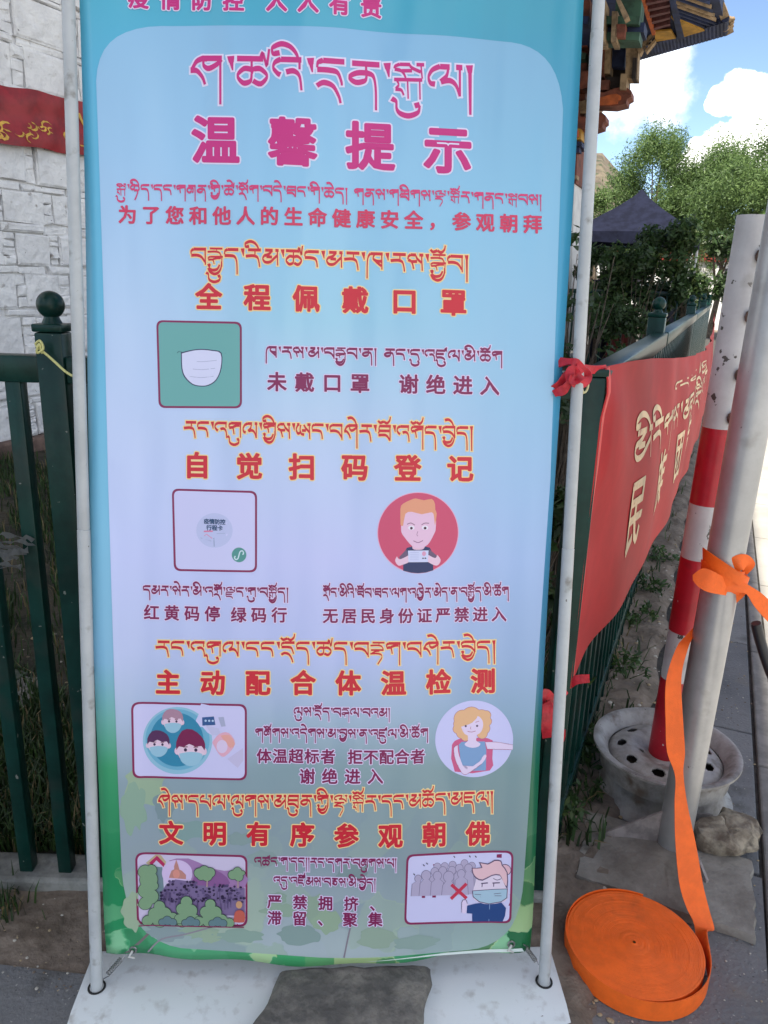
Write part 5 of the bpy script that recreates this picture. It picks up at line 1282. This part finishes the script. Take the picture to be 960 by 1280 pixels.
# flat stone weighting the stand
STONEM = mat('weathered grey stone', (0.10, 0.094, 0.086, 1), 0.9, col2=(0.24, 0.22, 0.19, 1), scale=17, bump=0.010, bscale=60, mlo=.44, mhi=.68)
def rock(name, outline, z0, h, label, cat, mt, jit=0.006, rnd=0.82, group=None):
    from mathutils import noise
    P = np.concatenate([np.linspace(np.array(outline[i_]), np.array(outline[(i_ + 1) % len(outline)]), 6, endpoint=False) for i_ in range(len(outline))]); c = P.mean(0); n_ = len(P); b = MB(); vs_ = []
    lv = [(.97, 0.0), (1.03, 0.25), (1.04, .5), (1.0, 0.75), (0.95, 0.92), (.86, 1.0), (.72, 1.03), (0.55, 1.02), (0.38, 1.03), (.2, 1.02)]
    if rnd < .8: lv = [(.86, 0.0), (1.0, .2), (1.05, .42), (1.0, .62), (.9, .8), (.78, .92), (.62, 1.0), (.45, 1.03), (.3, 1.05), (.15, 1.06)]
    def pt(x, y, z):
        q = Vector((x * 26, y * 26, z * 26)); q2 = q * 2.7
        return (x + jit * 1.6 * noise.noise(q), y + jit * 1.6 * noise.noise(q + Vector((9, 3, 1))), z + (jit * 1.5 * noise.noise(q + Vector((3, 7, 5))) + jit * .6 * noise.noise(q2)) * (1 if z > z0 + .2 * h else 0))
    for (k_, f) in lv:
        for i in range(n_):
            q = c + (P[i] - c) * k_; vs_.append(pt(q[0], q[1], z0 + h * f))
    vs_.append(pt(c[0], c[1], z0 + h * lv[-1][1])); m_ = len(lv)
    b.add(vs_, [(j * n_ + i, j * n_ + (i + 1) % n_, (j + 1) * n_ + (i + 1) % n_, (j + 1) * n_ + i) for j in range(m_ - 1) for i in range(n_)] + [tuple(range(n_))] + [((m_ - 1) * n_ + i, (m_ - 1) * n_ + (i + 1) % n_, m_ * n_) for i in range(n_)], mt)
    o = b.build(name, smooth=True, base=(c[0], c[1], z0)); tag(o, label, cat, group); return o
zs = 0.032
ol = [gz(x, y, zs + .03)[:2] for x, y in ((300, 1300), (330, 1262), (345, 1236), (352, 1212), (440, 1208), (535, 1206), (536, 1226), (526, 1262), (522, 1300), (420, 1306))]
rock('flat_stone', ol, zs, 0.036, 'flat dark grey stone weighting the white banner base', 'stone', STONEM, 0.003)

# ------------------------------------------------------------------ red cloth tied along the side railing
rc = thing('cloth_banner', tuple(st(FO + .03, s_c, 0)), 'red cloth banner with gold lettering tied along the side railing', 'banner')
CBN = np.array(rc.location); CL = 4.4
def cloth(a, w_):                            # a metres along, w_ 0 top .. 1 bottom
    f = min(1, max(0, a / CL))
    s_ = s_c - 0.01 + a
    sm_ = lambda xs, ys: sum(np.interp(a + d_, xs, ys) for d_ in (-.12, -.06, 0, .06, .12)) / 5
    ztop = sm_((0, .48, 1.26, 2.2, 3.2, 4.0, 4.4), (1.168, 1.150, 1.10, 1.06, 1.06, 1.14, 1.19))
    zbot = sm_((0, .20, .48, 1.26, 2.0, 3.0, 4.4), (.535, .525, .52, .58, .60, .62, .66))
    z = ztop + (zbot - ztop) * w_
    off = sm_((0, .2, .48, 1.26, 2.2, 3.0, 4.0, 4.4), (-.190, -.172, -.150, -.092, -.062, -.050, -.055, -.075)) + .012 * w_ * min(1, a) + .012 * math.sin(math.pi * w_) * min(1, a / .6)
    fold = (0.007 * math.sin((w_ * 7 - a * 5)) * math.exp(-a / 0.5) + 0.0045 * math.sin(a * 9 + w_ * 3) + .003 * math.sin(a * 17 - w_ * 6)) * min(1, a / .1 + .2) + .007 * math.sin((w_ - .1) * 14 - a * 6) * math.exp(-a / .35) * min(1, a / .08) + 0.006 * math.exp(-((w_ - 0.06 - a * .35) / .05) ** 2) * math.exp(-a / .6) + 0.004 * math.exp(-((w_ - .03 - a * .9) / .07) ** 2) * math.exp(-a / .4)
    return st(off + fold, s_, z)
b = MB(); na, nw = 120, 34; vs_ = []
A_ = [CL * (i / (na - 1)) ** 1.5 for i in range(na)]
for j in range(nw):
    for a in A_: vs_.append(cloth(a, j / (nw - 1)))
b.add(vs_, [(j * na + i, j * na + i + 1, (j + 1) * na + i + 1, (j + 1) * na + i) for j in range(nw - 1) for i in range(na - 1)], REDC)
CLO = b.build('cloth', rc, smooth='full', base=CBN)
# hem along the near edge
b = MB(); hp = [cloth(0.012, q) + np.array([*(OD * .004), 0]) for q in np.linspace(0, 1, 30)]
b.ribbon(hp, [np.array([*(SD * 0.016), 0])] * 30, mat('red hem', (0.62, 0.03, 0.03, 1), .5), 0.003); b.build('hem', CLO, base=CBN)
GC = mat('gold lettering', (0.56, 0.38, 0.20, 1), 0.4, var=0.25, scale=14, chips=[((.36, .06, .04, 1), 40, .62, .08)])
def on_cloth(bm, name):
    for v in bm.verts:
        a, w_, z_ = v.co; p = cloth(a, w_) + np.array([*(OD * (0.0013 + z_)), 0]); v.co = Vector(p - CBN)
    me = bpy.data.meshes.new(name); bm.to_mesh(me); bm.free(); me.materials.append(GC)
    o = bpy.data.objects.new(name, me); COL.objects.link(o); o.parent = CLO
CHT = 0.46
for q_, ch_ in enumerate("民族团结"):
    bm = hanzi([(ch_, 0.50 + q_ * .37, 0.60 * CHT, 0.51 + q_ * .37, 0.60 * CHT)], 0.15, GC, None, 0.02, 0, pmap=lambda x, y: (x, y / CHT), lift=0.0, wx=1.0); on_cloth(bm, 'gold_text')
bm = tib("m+i r+i g s . m th+u n . s/g/R+i l . d g+e", 0.42, 0.26 * CHT, 2.7, 0.26 * CHT, 0.060, GC, None, 0, pmap=lambda x, y: (x, y / CHT), lift=0.0); on_cloth(bm, 'gold_text')
bm = tib("a n . g/Y+i", 0.95, 0.13 * CHT, 2.5, 0.12 * CHT, 0.026, GC, None, 0, pmap=lambda x, y: (x, y / CHT), lift=0.0); on_cloth(bm, 'gold_text')
# ties
RIB = mat('red ribbon', (0.50, 0.012, 0.028, 1), 0.5, var=.15, scale=60, bump=.002, bscale=90)
def tie(pts, w_, Y, name='tie_ribbon', tw=0.8, off=None):
    b = MB()
    for L_ in pts:
        P = catmull([gy(x, y, yy) for x, y, yy in L_], 5); n_ = len(P)
        wv_ = []
        for i in range(n_):
            t = P[min(i + 1, n_ - 1)] - P[max(i - 1, 0)]; q = np.cross(t, W); q = q / (np.linalg.norm(q) + 1e-9)
            wv_.append((q * math.cos(tw * math.sin(i * .5)) + W * math.sin(tw * math.sin(i * .5))) * w_)
        b.ribbon(P, wv_, RIB, 0.002)
    b.build(name, rc, smooth=True, base=CBN)
tie([[(758, 462, 1.39), (735, 462, 1.36), (718, 462, 1.33), (700, 480, 1.335), (689, 490, 1.34)], [(735, 470, 1.35), (722, 456, 1.325), (710, 452, 1.33), (690, 458, 1.36), (688, 486, 1.37)], [(726, 460, 1.32), (715, 474, 1.318), (728, 480, 1.325), (734, 468, 1.33), (720, 458, 1.32)], [(716, 470, 1.32), (706, 486, 1.325), (692, 492, 1.33)], [(722, 470, 1.318), (716, 462, 1.315), (712, 470, 1.316), (720, 476, 1.316), (727, 468, 1.317)]], 0.0085, 1.33)
tie([[(716, 848, 1.40), (704, 866, 1.37), (692, 874, 1.33), (681, 866, 1.31), (676, 882, 1.305), (690, 886, 1.30), (702, 876, 1.32)], [(708, 858, 1.385), (720, 850, 1.375), (737, 848, 1.37)], [(684, 880, 1.30), (682, 905, 1.295), (684, 922, 1.30)], [(690, 884, 1.31), (694, 915, 1.32), (700, 925, 1.315), (701, 912, 1.31)], [(690, 880, 1.30), (674, 888, 1.30), (671, 893, 1.305)]], 0.009, 1.32, tw=.3)
b = MB(); CW = mat('pale cord', (0.55, 0.50, 0.26, 1), 0.6)
b.tube(catmull([gy(724, 470, 1.34), gy(730, 478, 1.335), gy(722, 488, 1.335), gy(732, 490, 1.335), gy(735, 478, 1.34), gy(726, 474, 1.33), gy(729, 492, 1.335)], 5), 0.002, CW, 6); b.build('tie_cord', rc, smooth='full', base=CBN)

# ------------------------------------------------------------------ striped post in a wheel rim
wc = np.array([*gz(833, 931, 0.145)[:2]]); 
sp_ = thing('barrier_post', (wc[0], wc[1], 0), 'red and white striped steel post set in an old wheel rim', 'post')
SPB = np.array(sp_.location)
WPT = mat('chipped white paint', (0.44, 0.43, 0.44, 1), 0.45, col2=(0.52, 0.51, 0.52, 1), scale=10, chips=[((.07, .06, .055, 1), 34, .675, .015), ((.27, .25, .235, 1), 9, .58, .15)]); RPT = mat('red post paint', (0.42, 0.010, 0.024, 1), 0.35, var=0.12, scale=12, chips=[((.5, .42, .42, 1), 60, .73, .01), ((.16, .01, .015, 1), 12, .58, .15)])
RUST = mat('rusty steel', (0.10, 0.06, 0.045, 1), 0.8, var=0.5, scale=20, bump=.002)
ang = math.radians(1.0); up = np.array([math.sin(ang) * .9, 0.0, math.cos(ang)]); rp = 0.0365
def onp(base, z): return np.array([base[0], base[1], 0]) + up * z
b0 = np.array([wc[0] - 0.004, wc[1] + 0.012])
def zat(y, Y, x): return gy(x, y, Y)[2]
zz = [0.085] + [zat(y, b0[1] - rp, x) for y, x in ((855, 845), (795, 850), (702, 858), (634, 875), (537, 890))]
ztop = zat(267, b0[1] - rp, 930)
cols = [RPT, WPT, RPT, WPT, RPT, WPT]
zz.append(ztop)
b = MB()
for i in range(6):
    b.tube([onp(b0, zz[i]), onp(b0, zz[i + 1])], rp, cols[i], 28, cap=(i in (0, 5)))
for i in range(18):                           # chips
    pass
b.build('pole', sp_, smooth=True, base=SPB)
b = MB(); 
c1 = onp(b0, zz[5] + .02) + np.array([rp * .62, -rp * .78, 0]); c2 = onp(b0, ztop - .02) + np.array([rp * .62, -rp * .78, 0])
b.prism([c1 + (-.006, -.006, 0), c1 + (.012, -.006, 0), c1 + (.012, .01, 0), c1 + (-.006, .01, 0)], c2 - c1, WPT)
b.prism([c1 + (.016, -.010, 0), c1 + (.020, -.010, 0), c1 + (.020, .012, 0), c1 + (.016, .012, 0)], c2 - c1, mat('grey channel', (.34, .34, .35, 1), .5, metal=.5, var=.3, scale=20))
for f in (0.02, .25, .55, .85):
    q = c1 + (c2 - c1) * f + np.array([-.012, -.014, 0]); b.lathe(q, [(0.001, -.016), (.010, -.010), (.013, 0), (.010, .010), (.001, .016)], RUST, 10)
b.build('hinge_strip', sp_, smooth=True, base=SPB)
b = MB(); zr = 0.20
RIM = mat('scuffed rim paint', (0.36, 0.345, 0.33, 1), 0.5, col2=(0.17, 0.155, 0.14, 1), scale=13, bump=.002, bscale=60, mlo=.42, mhi=.66, chips=[((.13, .095, .07, 1), 15, .60, .12), ((.06, .05, .045, 1), 70, .72, .03)])
Rr = 0.182
prof = [(r__, z__ * .84) for r__, z__ in [(Rr - .020, 0.0), (Rr, 0.004), (Rr + .002, .012), (Rr - .014, .018), (Rr - .030, .045), (Rr - .032, .085), (Rr - .018, .094), (Rr - .014, .14), (Rr - .010, .152), (Rr - .006, .165), (Rr + .006, .170), (Rr + .006, .178), (Rr - .002, .180), (Rr - .016, .172), (Rr - .030, .150), (Rr - .036, .140)]]
b.lathe((wc[0], wc[1], -.004), prof, RIM, 56); b.build('wheel_rim', sp_, smooth=True, base=SPB)
# dished centre with vent holes
bm = bmesh.new(); nr, na_ = 40, 180; grid = []
def discz(r): 
    t = r / (Rr - .034); return 0.116 + 0.013 * math.exp(-((t - .62) / .2) ** 2) - 0.016 * (t > .9) * (t - .9) * 10 - .012 * math.exp(-(t / .35) ** 2)
for i in range(nr + 1):
    r = 0.02 + (Rr - .054) * i / nr; grid.append([bm.verts.new((wc[0] + r * math.cos(6.2832 * k_ / na_) - SPB[0], wc[1] + r * math.sin(6.2832 * k_ / na_) - SPB[1], discz(r))) for k_ in range(na_)])
for i in range(nr):
    for k_ in range(na_):
        r = 0.02 + (Rr - .054) * (i + .5) / nr; a = 6.2832 * (k_ + .5) / na_; da = (a + .3) % (6.2832 / 9) - 3.1416 / 9
        da2 = (a + .1) % (6.2832 / 5) - 3.1416 / 5
        if ((r - .112) / .012) ** 2 + (da * r / .016) ** 2 < 1 or ((r - .062) / .008) ** 2 + (da2 * r / .008) ** 2 < 1: continue
        bm.faces.new((grid[i][k_], grid[i][(k_ + 1) % na_], grid[i + 1][(k_ + 1) % na_], grid[i + 1][k_]))
me = bpy.data.meshes.new('wheel_disc'); bm.to_mesh(me); bm.free(); me.materials.append(RIM); me.polygons.foreach_set('use_smooth', [True] * len(me.polygons))
o = bpy.data.objects.new('wheel_disc', me); COL.objects.link(o); o.parent = sp_; q = o.modifiers.new('t', 'SOLIDIFY'); q.thickness = .004
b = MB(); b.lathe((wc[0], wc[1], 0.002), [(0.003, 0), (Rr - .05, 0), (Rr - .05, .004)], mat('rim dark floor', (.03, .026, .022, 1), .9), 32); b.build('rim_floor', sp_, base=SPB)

# ------------------------------------------------------------------ silver pole on its plate
pb = gz(842, 1052, 0.022)
sv = thing('sign_pole', (pb[0], pb[1], 0), 'thick silver painted steel pole welded to a weathered square base plate', 'pole')
SVB = np.array(sv.location)
SILV = mat('silver paint', (0.40, 0.40, 0.405, 1), 0.38, metal=0.55, var=0.09, scale=8, bump=.0006, bscale=40, chips=[((.27, .26, .25, 1), 12, .60, .16), ((.14, .12, .11, 1), 60, .735, .02)])
rs_ = 0.0385; up2 = np.array([math.sin(math.radians(0.8)), 0, 1.0])
b = MB(); b.tube([np.array([pb[0], pb[1], .02]) + up2 * q for q in (0, 0.5, 1.2, 2.4)], rs_, SILV, 36); b.build('pole', sv, smooth=True, base=SVB)
PLT = mat('cement crusted plate', (0.15, 0.13, 0.11, 1), 0.92, col2=(0.27, 0.25, 0.22, 1), scale=9, bump=.006, bscale=60, mlo=.36, mhi=.64)
cor = [gz(x, y, .02)[:2] for x, y in ((719, 1094), (946, 1172), (941, 1076))]
cor.append(cor[0] + (cor[2] - cor[1])); 
tl = gz(733, 1012, .02)[:2]; cor[3] = tl
b = MB(); n_ = 9; ed = []
for i in range(4):
    a_, c_ = cor[i], cor[(i + 1) % 4]
    for q in range(n_):
        f = q / n_; p = a_ * (1 - f) + c_ * f; ed.append((p[0] + (random.uniform(-.004, .004) if q else 0), p[1] + (random.uniform(-.004, .004) if q else 0)))
cc = np.mean(np.array(ed), 0); ne = len(ed); vs_ = []
for (k_, z_) in ((1, 0.0), (1, .014), (.985, .021), (.6, .022), (.05, .023)):
    for p in ed: q = cc + (np.array(p) - cc) * k_; vs_.append((q[0], q[1], z_ + (random.uniform(-.0015, .0015) if k_ < .98 else 0)))
b.add(vs_, [(j * ne + i, j * ne + (i + 1) % ne, (j + 1) * ne + (i + 1) % ne, (j + 1) * ne + i) for j in range(4) for i in range(ne)] + [tuple(4 * ne + i for i in range(ne))], PLT)
b.build('base_plate', sv, smooth=True, base=SVB)
for (x, y, zt_2) in ((746, 1042, .085), (884, 1103, .075), (905, 1010, .07)):
    p = gz(x, y, .023); d = p[:2] - pb[:2]; d = d / np.linalg.norm(d); b = MB(); nrm2 = np.array([-d[1], d[0], 0]) * .003
    a0 = np.array([pb[0] + d[0] * rs_ * .9, pb[1] + d[1] * rs_ * .9, .021]); a1 = np.array([p[0], p[1], .021]); a1 = a0 + (a1 - a0) * min(1, .13 / np.linalg.norm(a1 - a0))
    b.prism([a0 - nrm2, a1 - nrm2, a1 - nrm2 + (0, 0, .008), a0 - nrm2 + (0, 0, zt_2)], nrm2 * 2, mat('grey gusset', (.22, .19, .18, 1), .7, var=.3, scale=20)); b.build('gusset', sv, base=SVB)

# brown stone beside the pole
ol = [gz(x, y, .045)[:2] for x, y in ((868, 1040), (905, 1018), (945, 1030), (952, 1046), (930, 1064), (900, 1062), (872, 1052))]
rock('rough_stone', ol, 0.022, 0.050, 'rough brown stone lying on the plate right of the silver pole', 'stone', mat('brown stone', (.13, .10, .075, 1), .92, col2=(.34, .29, .22, 1), scale=16, bump=.016, bscale=34, chips=[((.06, .05, .04, 1), 20, .58, .1)]), .012, .7)

# ------------------------------------------------------------------ orange webbing strap
ORA = mat('orange webbing', (0.90, 0.135, 0.009, 1), 0.62, var=0.07, scale=30, bump=.0008, bscale=520, chips=[((.50, .085, .012, 1), 12, .62, .25)])
rcen = gz(793, 1176, .045)[:2]
osr = thing('webbing_strap', (rcen[0], rcen[1], 0), 'orange webbing strap, coiled in a flat roll and knotted round the silver pole', 'strap')
OB = np.array(osr.location); RRo = 0.134; hR = 0.044
b = MB(); turns = 46; th_ = (RRo - .004) / turns; pts = []; n_ = turns * 30
vs_ = []; fs_ = []
# solid spiral face: fine stepped rings
prof = []
for i in range(turns):
    r0 = .003 + i * th_; dz = random.uniform(-.00022, .00022) * (1 + 2.5 * (random.random() < .12)) - 0.003 * math.exp(-((r0 - .03) / .05) ** 2)
    prof += [(r0, hR + dz), (r0 + th_ * .72, hR + dz), (r0 + th_ * .84, hR + dz - .00028)]
prof += [(RRo, hR - .001), (RRo, .002), (RRo - .01, 0)]
b.lathe((rcen[0], rcen[1], 0), prof, ORA, 80); b.build('roll', osr, smooth=True, base=OB)
# last loose turn and the free length up to the pole
fold = gz(893, 1182, .024); a_end = math.atan2(fold[1] - rcen[1], fold[0] - rcen[0])
b = MB(); P = []; Wv = []
for i in range(60):
    f = i / 59; a = a_end - 0.75 - f * 5.1 + 0.62; 
    r = RRo + .002 + .010 * math.exp(-f * 7) + 0.003 * math.sin(f * 9)
    P.append((rcen[0] + r * math.cos(a), rcen[1] + r * math.sin(a), hR / 2 + .001)); Wv.append((0, 0, hR / 2))
b.ribbon(P, Wv, ORA, .0016); b.build('outer_turn', osr, smooth=True, base=OB)
b = MB()
pp = [(880, 775, 1.60, 5, 0.3), (862, 795, 1.575, 6, 0.2), (852, 812, 1.54, 7, 0), (842, 850, 1.505, 9, 0.2), (843, 905, 1.475, 10, .1), (845, 940, 1.455, 10, .0), (849, 968, 1.44, 5, .4), (851, 1005, 1.415, 7, .1), (857, 1055, 1.38, 11, 0), (864, 1105, 1.345, 12.5, -.05), (872, 1135, 1.325, 12, -.1), (880, 1158, 1.305, 11, -.3)]
P = []; Wv = []
for (x, y, Y, hw, tw) in pp:
    p = gy(x, y, Y); z_ = np.linalg.norm(p - CAM); q = RR * math.cos(tw) - DD * math.sin(tw) * 1.0
    P.append(p); Wv.append(q * hw * z_ / F)
e1 = np.array([P[-1][0], P[-1][1], P[-1][2]])
aa = a_end - .12
end = np.array([rcen[0] + (RRo + .022) * math.cos(aa + .25), rcen[1] + (RRo + .022) * math.sin(aa + .25), hR / 2 + .004]); end2 = np.array([rcen[0] + (RRo + .012) * math.cos(aa - .1), rcen[1] + (RRo + .012) * math.sin(aa - .1), hR / 2 + .001])
P += [end, end2]; Wv += [np.array([.006, -.004, .020]), np.array([0, 0, hR / 2])]
P = catmull(P, 6); Wv = catmull(Wv, 6); b.ribbon(P, Wv, ORA, .0016); b.build('hanging_length', osr, smooth=True, base=OB)
# knot round the pole
b = MB()
kz = gy(893, 722, pb[1] - rs_)[2]
def around(z0, tilt, r, w_, a0, a1, n_=40, ph=0.0, grow=0.0):
    P = []; Wv = []
    for i in range(n_):
        a = a0 + (a1 - a0) * i / (n_ - 1); ctr = np.array([pb[0], pb[1], 0]) + up2 * z0
        P.append(ctr + np.array([(r + grow * i / n_) * math.cos(a), (r + grow * i / n_) * math.sin(a), tilt * math.cos(a - ph)])); Wv.append(np.array([0, 0, w_]) + np.array([math.cos(a), math.sin(a), 0]) * .002)
    b.ribbon(P, Wv, ORA, .0018)
around(kz, -.012, rs_ + .0025, .021, 0, 6.283); around(kz - .014, -.020, rs_ + .0055, .018, -3.6, .6, ph=.2); around(kz + .008, -.030, rs_ + .008, .014, -3.3, .2, ph=.1, grow=.006)
YK = pb[1] - .03
def strip(L_, w_=None):
    P = [gy(x, y, Y) for x, y, Y, hw in L_]; Wv = []
    for i in range(len(P)):
        t = P[min(i + 1, len(P) - 1)] - P[max(i - 1, 0)]; q = np.cross(t, W); q /= np.linalg.norm(q); Wv.append(q * L_[i][3] * np.linalg.norm(P[i] - CAM) / F)
    b.ribbon(catmull(P, 5), catmull(Wv, 5), ORA, .0018)
strip([(912, 713, YK, 8), (922, 704, YK - .012, 9), (931, 704, YK - .01, 10), (934, 707, YK, 9), (926, 714, YK + .01, 8)])
strip([(905, 730, YK - .01, 9), (922, 733, YK - .015, 7), (936, 738, YK - .015, 5), (948, 750, YK - .012, 8), (965, 768, YK, 9), (1000, 800, YK + .05, 9), (1060, 850, YK + .12, 9)])
strip([(930, 734, YK - .008, 6), (920, 744, YK, 8), (915, 755, YK + .01, 4), (911, 772, YK + .015, 1.5)])
strip([(866, 722, YK + .0, 3), (876, 722, YK - .008, 11), (890, 728, YK - .018, 12), (910, 736, YK - .012, 8)])
b.build('knot', osr, smooth=True, base=OB)

# black bar end at the right edge
b = MB(); BK = mat('black rubber', (0.012, 0.012, 0.016, 1), 0.4)
P = catmull([gy(945, 779, 1.42), gy(950, 800, 1.42), gy(960, 832, 1.41), gy(978, 880, 1.40), gy(1005, 980, 1.38), gy(1010, 1060, 1.38)], 5)
P = np.vstack([P, [P[-1][0], P[-1][1], 0.0]])
b.tube(P, [0.0095] + [0.0105] * (len(P) - 1), BK, 14); o = b.build('walking_stick', smooth=True, base=(P[-1][0], P[-1][1], 0)); tag(o, 'black rubber tipped curved bar entering at the right edge', 'stick')

# ------------------------------------------------------------------ small things on the ground
def tuft(name, pts, h, w_, label, mats=DEEP, pm=(.3, .45, .25), n=60, spread=.05, broad=True):
    base = np.array(pts); b = MB()
    if broad:
        cl = [(base[0] + random.uniform(-spread, spread), base[1] + random.uniform(-spread, spread), h * random.uniform(.25, .9), spread * .6, spread * .6, h * .3) for _ in range(7)]
        for c in cl: b.tube([base, (c[0], c[1], c[2])], [.002, .001], mats[1], 5)
        leaf_cloud(b, cl, n, w_, mats, pm, .8)
    else: blades(b, [base + np.array([random.gauss(0, spread), random.gauss(0, spread), 0]) for _ in range(n)], h, w_)
    o = b.build(name, base=tuple(base), recalc=False); tag(o, label, 'plant', 'weeds along the foot of the railing'); return o
W_ = [((795, 780), .10, 'weed clump halfway along the side railing beyond the wheel rim'), ((806, 740), .08, 'small weed on the planting strip far along the side railing'), ((783, 850), .12, 'leafy weed at the railing behind the wheel rim')]
for (x, y), h_, lb in W_: tuft('weed', gz(x, y, .01), h_, .012, lb, n=150, spread=.06)
tuft('weed', gz(735, 960, .01), .17, .014, 'dark broad leaved weed growing at the railing left of the wheel rim', n=170, spread=.05)
tuft('weed', gz(712, 1040, .01), .14, .013, 'dark weed at the railing corner above the orange roll', n=120, spread=.045)
tuft('weed', gz(738, 1005, .01), .08, .010, 'low weed touching the near left side of the wheel rim', n=90, spread=.04)
tuft('weed', gz(826, 700, .01), .09, .012, 'grassy weed farthest along the visible planting strip', n=160, spread=.09)
tuft('grass_tuft', gz(4, 1140, .0), .06, .0025, 'green grass tuft at the lower left edge before the railing', n=90, spread=.03, broad=False)
wl = MB(); pts = []
for _ in range(900):
    s_ = 1.6 + 9 * random.random() ** 1.7; o_ = FO + random.choice((random.uniform(-.06, .03), random.uniform(-.3, -.03), random.uniform(0.0, .12)))
    pts.append(st(o_, s_, .012))
blades(wl, pts, .07, .0035, 0.8); 
tag(wl.build('ground_weeds', recalc=False), 'thin grass and low weeds along the side railing', 'weeds', kind='stuff')
# pebbles and dry leaf litter
pe = MB(); PEB = [mat('pale pebble', (.42, .39, .34, 1), .9), mat('brown pebble', (.17, .13, .10, 1), .9), mat('dry leaf bit', (.34, .26, .16, 1), .8)]
def peb(p, r):
    mt = random.choices(PEB, (.3, .5, .2))[0]; n_ = 6; vs_ = []
    k1 = random.uniform(.6, 1.2); a_ = random.uniform(0, 6.28)
    for (f, z_) in ((.75, 0), (1, .4), (.5, .8)):
        for i in range(n_):
            a = a_ + 6.283 * i / n_; vs_.append((p[0] + r * f * math.cos(a) * random.uniform(.8, 1.2), p[1] + r * f * k1 * math.sin(a) * random.uniform(.8, 1.2), p[2] + z_ * r * .9))
    pe.add(vs_, [(j * n_ + i, j * n_ + (i + 1) % n_, (j + 1) * n_ + (i + 1) % n_, (j + 1) * n_ + i) for j in range(2) for i in range(n_)] + [tuple(2 * n_ + i for i in range(n_))], mt)
for _ in range(420): peb((random.uniform(-1.0, -.35), random.uniform(1.12, 1.40), random.choice((.0, .008))), random.uniform(.001, .0038))
for _ in range(420): s_ = random.uniform(1.3, 4.5); peb(st(FO + random.uniform(.0, .19), s_, .012), random.uniform(.002, .009))
for _ in range(160): peb((random.uniform(.33, .50), random.uniform(1.0, 1.5), .0), random.uniform(.0015, .006))
for _ in range(260): peb((random.uniform(.36, .95), random.uniform(.95, 1.5), .0), random.uniform(.0007, .0028))
for _ in range(500): s_ = random.uniform(1.5, 6); peb(st(random.uniform(-.05, .26), s_, -.001), random.uniform(.001, .0045))
for _ in range(350): peb((random.uniform(-1.4, -.3), random.uniform(1.46, 2.6), .02), random.uniform(.003, .010))
tag(pe.build('pebbles', recalc=True), 'small pebbles and dry litter scattered by the railings', 'pebbles', kind='stuff')
# crumpled paper scrap and plank behind the left pickets
b = MB(); P0_ = gz(22, 862, .05); g = []
for j in range(6):
    for i in range(6): g.append((P0_[0] + (i - 2.5) * .022, P0_[1] + (j - 2.5) * .03, .03 + random.uniform(0, .012) + .004 * j))
b.add(g, [(j * 6 + i, j * 6 + i + 1, (j + 1) * 6 + i + 1, (j + 1) * 6 + i) for j in range(5) for i in range(5)], mat('grubby paper', (.20, .19, .18, 1), .8)); o = b.build('paper_scrap', base=(P0_[0], P0_[1], .03)); tag(o, 'grey crumpled paper scrap lying in the grass behind the left pickets', 'litter')
b = MB(); q0 = gz(-30, 832, .05); q1 = gz(28, 848, .05); t = (q1 - q0); t /= np.linalg.norm(t); b.box((q0 + q1) / 2 + (0, 0, 0), (np.linalg.norm(q1 - q0), .05, .02), mat('weathered plank', (.06, .07, .055, 1), .85, var=.3, scale=12), ax=(t, np.cross([0, 0, 1], t), (0, 0, 1)), bev=.003); o = b.build('plank', base=tuple((q0 + q1) / 2)); tag(o, 'dark weathered plank lying in the grass behind the left pickets', 'plank')
# clear plastic film wound on a picket
b = MB(); FILM = mat('clear film', (.30, .31, .31, 1), .25, transl=.5)
FILM.node_tree.nodes['Principled BSDF'].inputs['Alpha'].default_value = 0.38
for k_ in range(9):
    P = []; Wv = []
    y_ = 672 + k_ * 4.5 + random.uniform(-3, 3)
    for i in range(9):
        x = -14 + i * 7 + random.uniform(-2, 2); P.append(gy(x, y_ + random.uniform(-3, 3) + (i - 4) * .8, FY - .022 + random.uniform(-.006, .003))); Wv.append(np.array([random.uniform(-.003, .003), random.uniform(-.004, .004), random.uniform(.001, .007)]))
    b.ribbon(catmull(P[:random.randint(5, 9)], 2), catmull(Wv, 2)[:60], FILM, .0004)
o = b.build('plastic_film', base=tuple(gy(20, 690, FY)), recalc=False); tag(o, 'torn clear plastic film wound round a left fence picket', 'film')
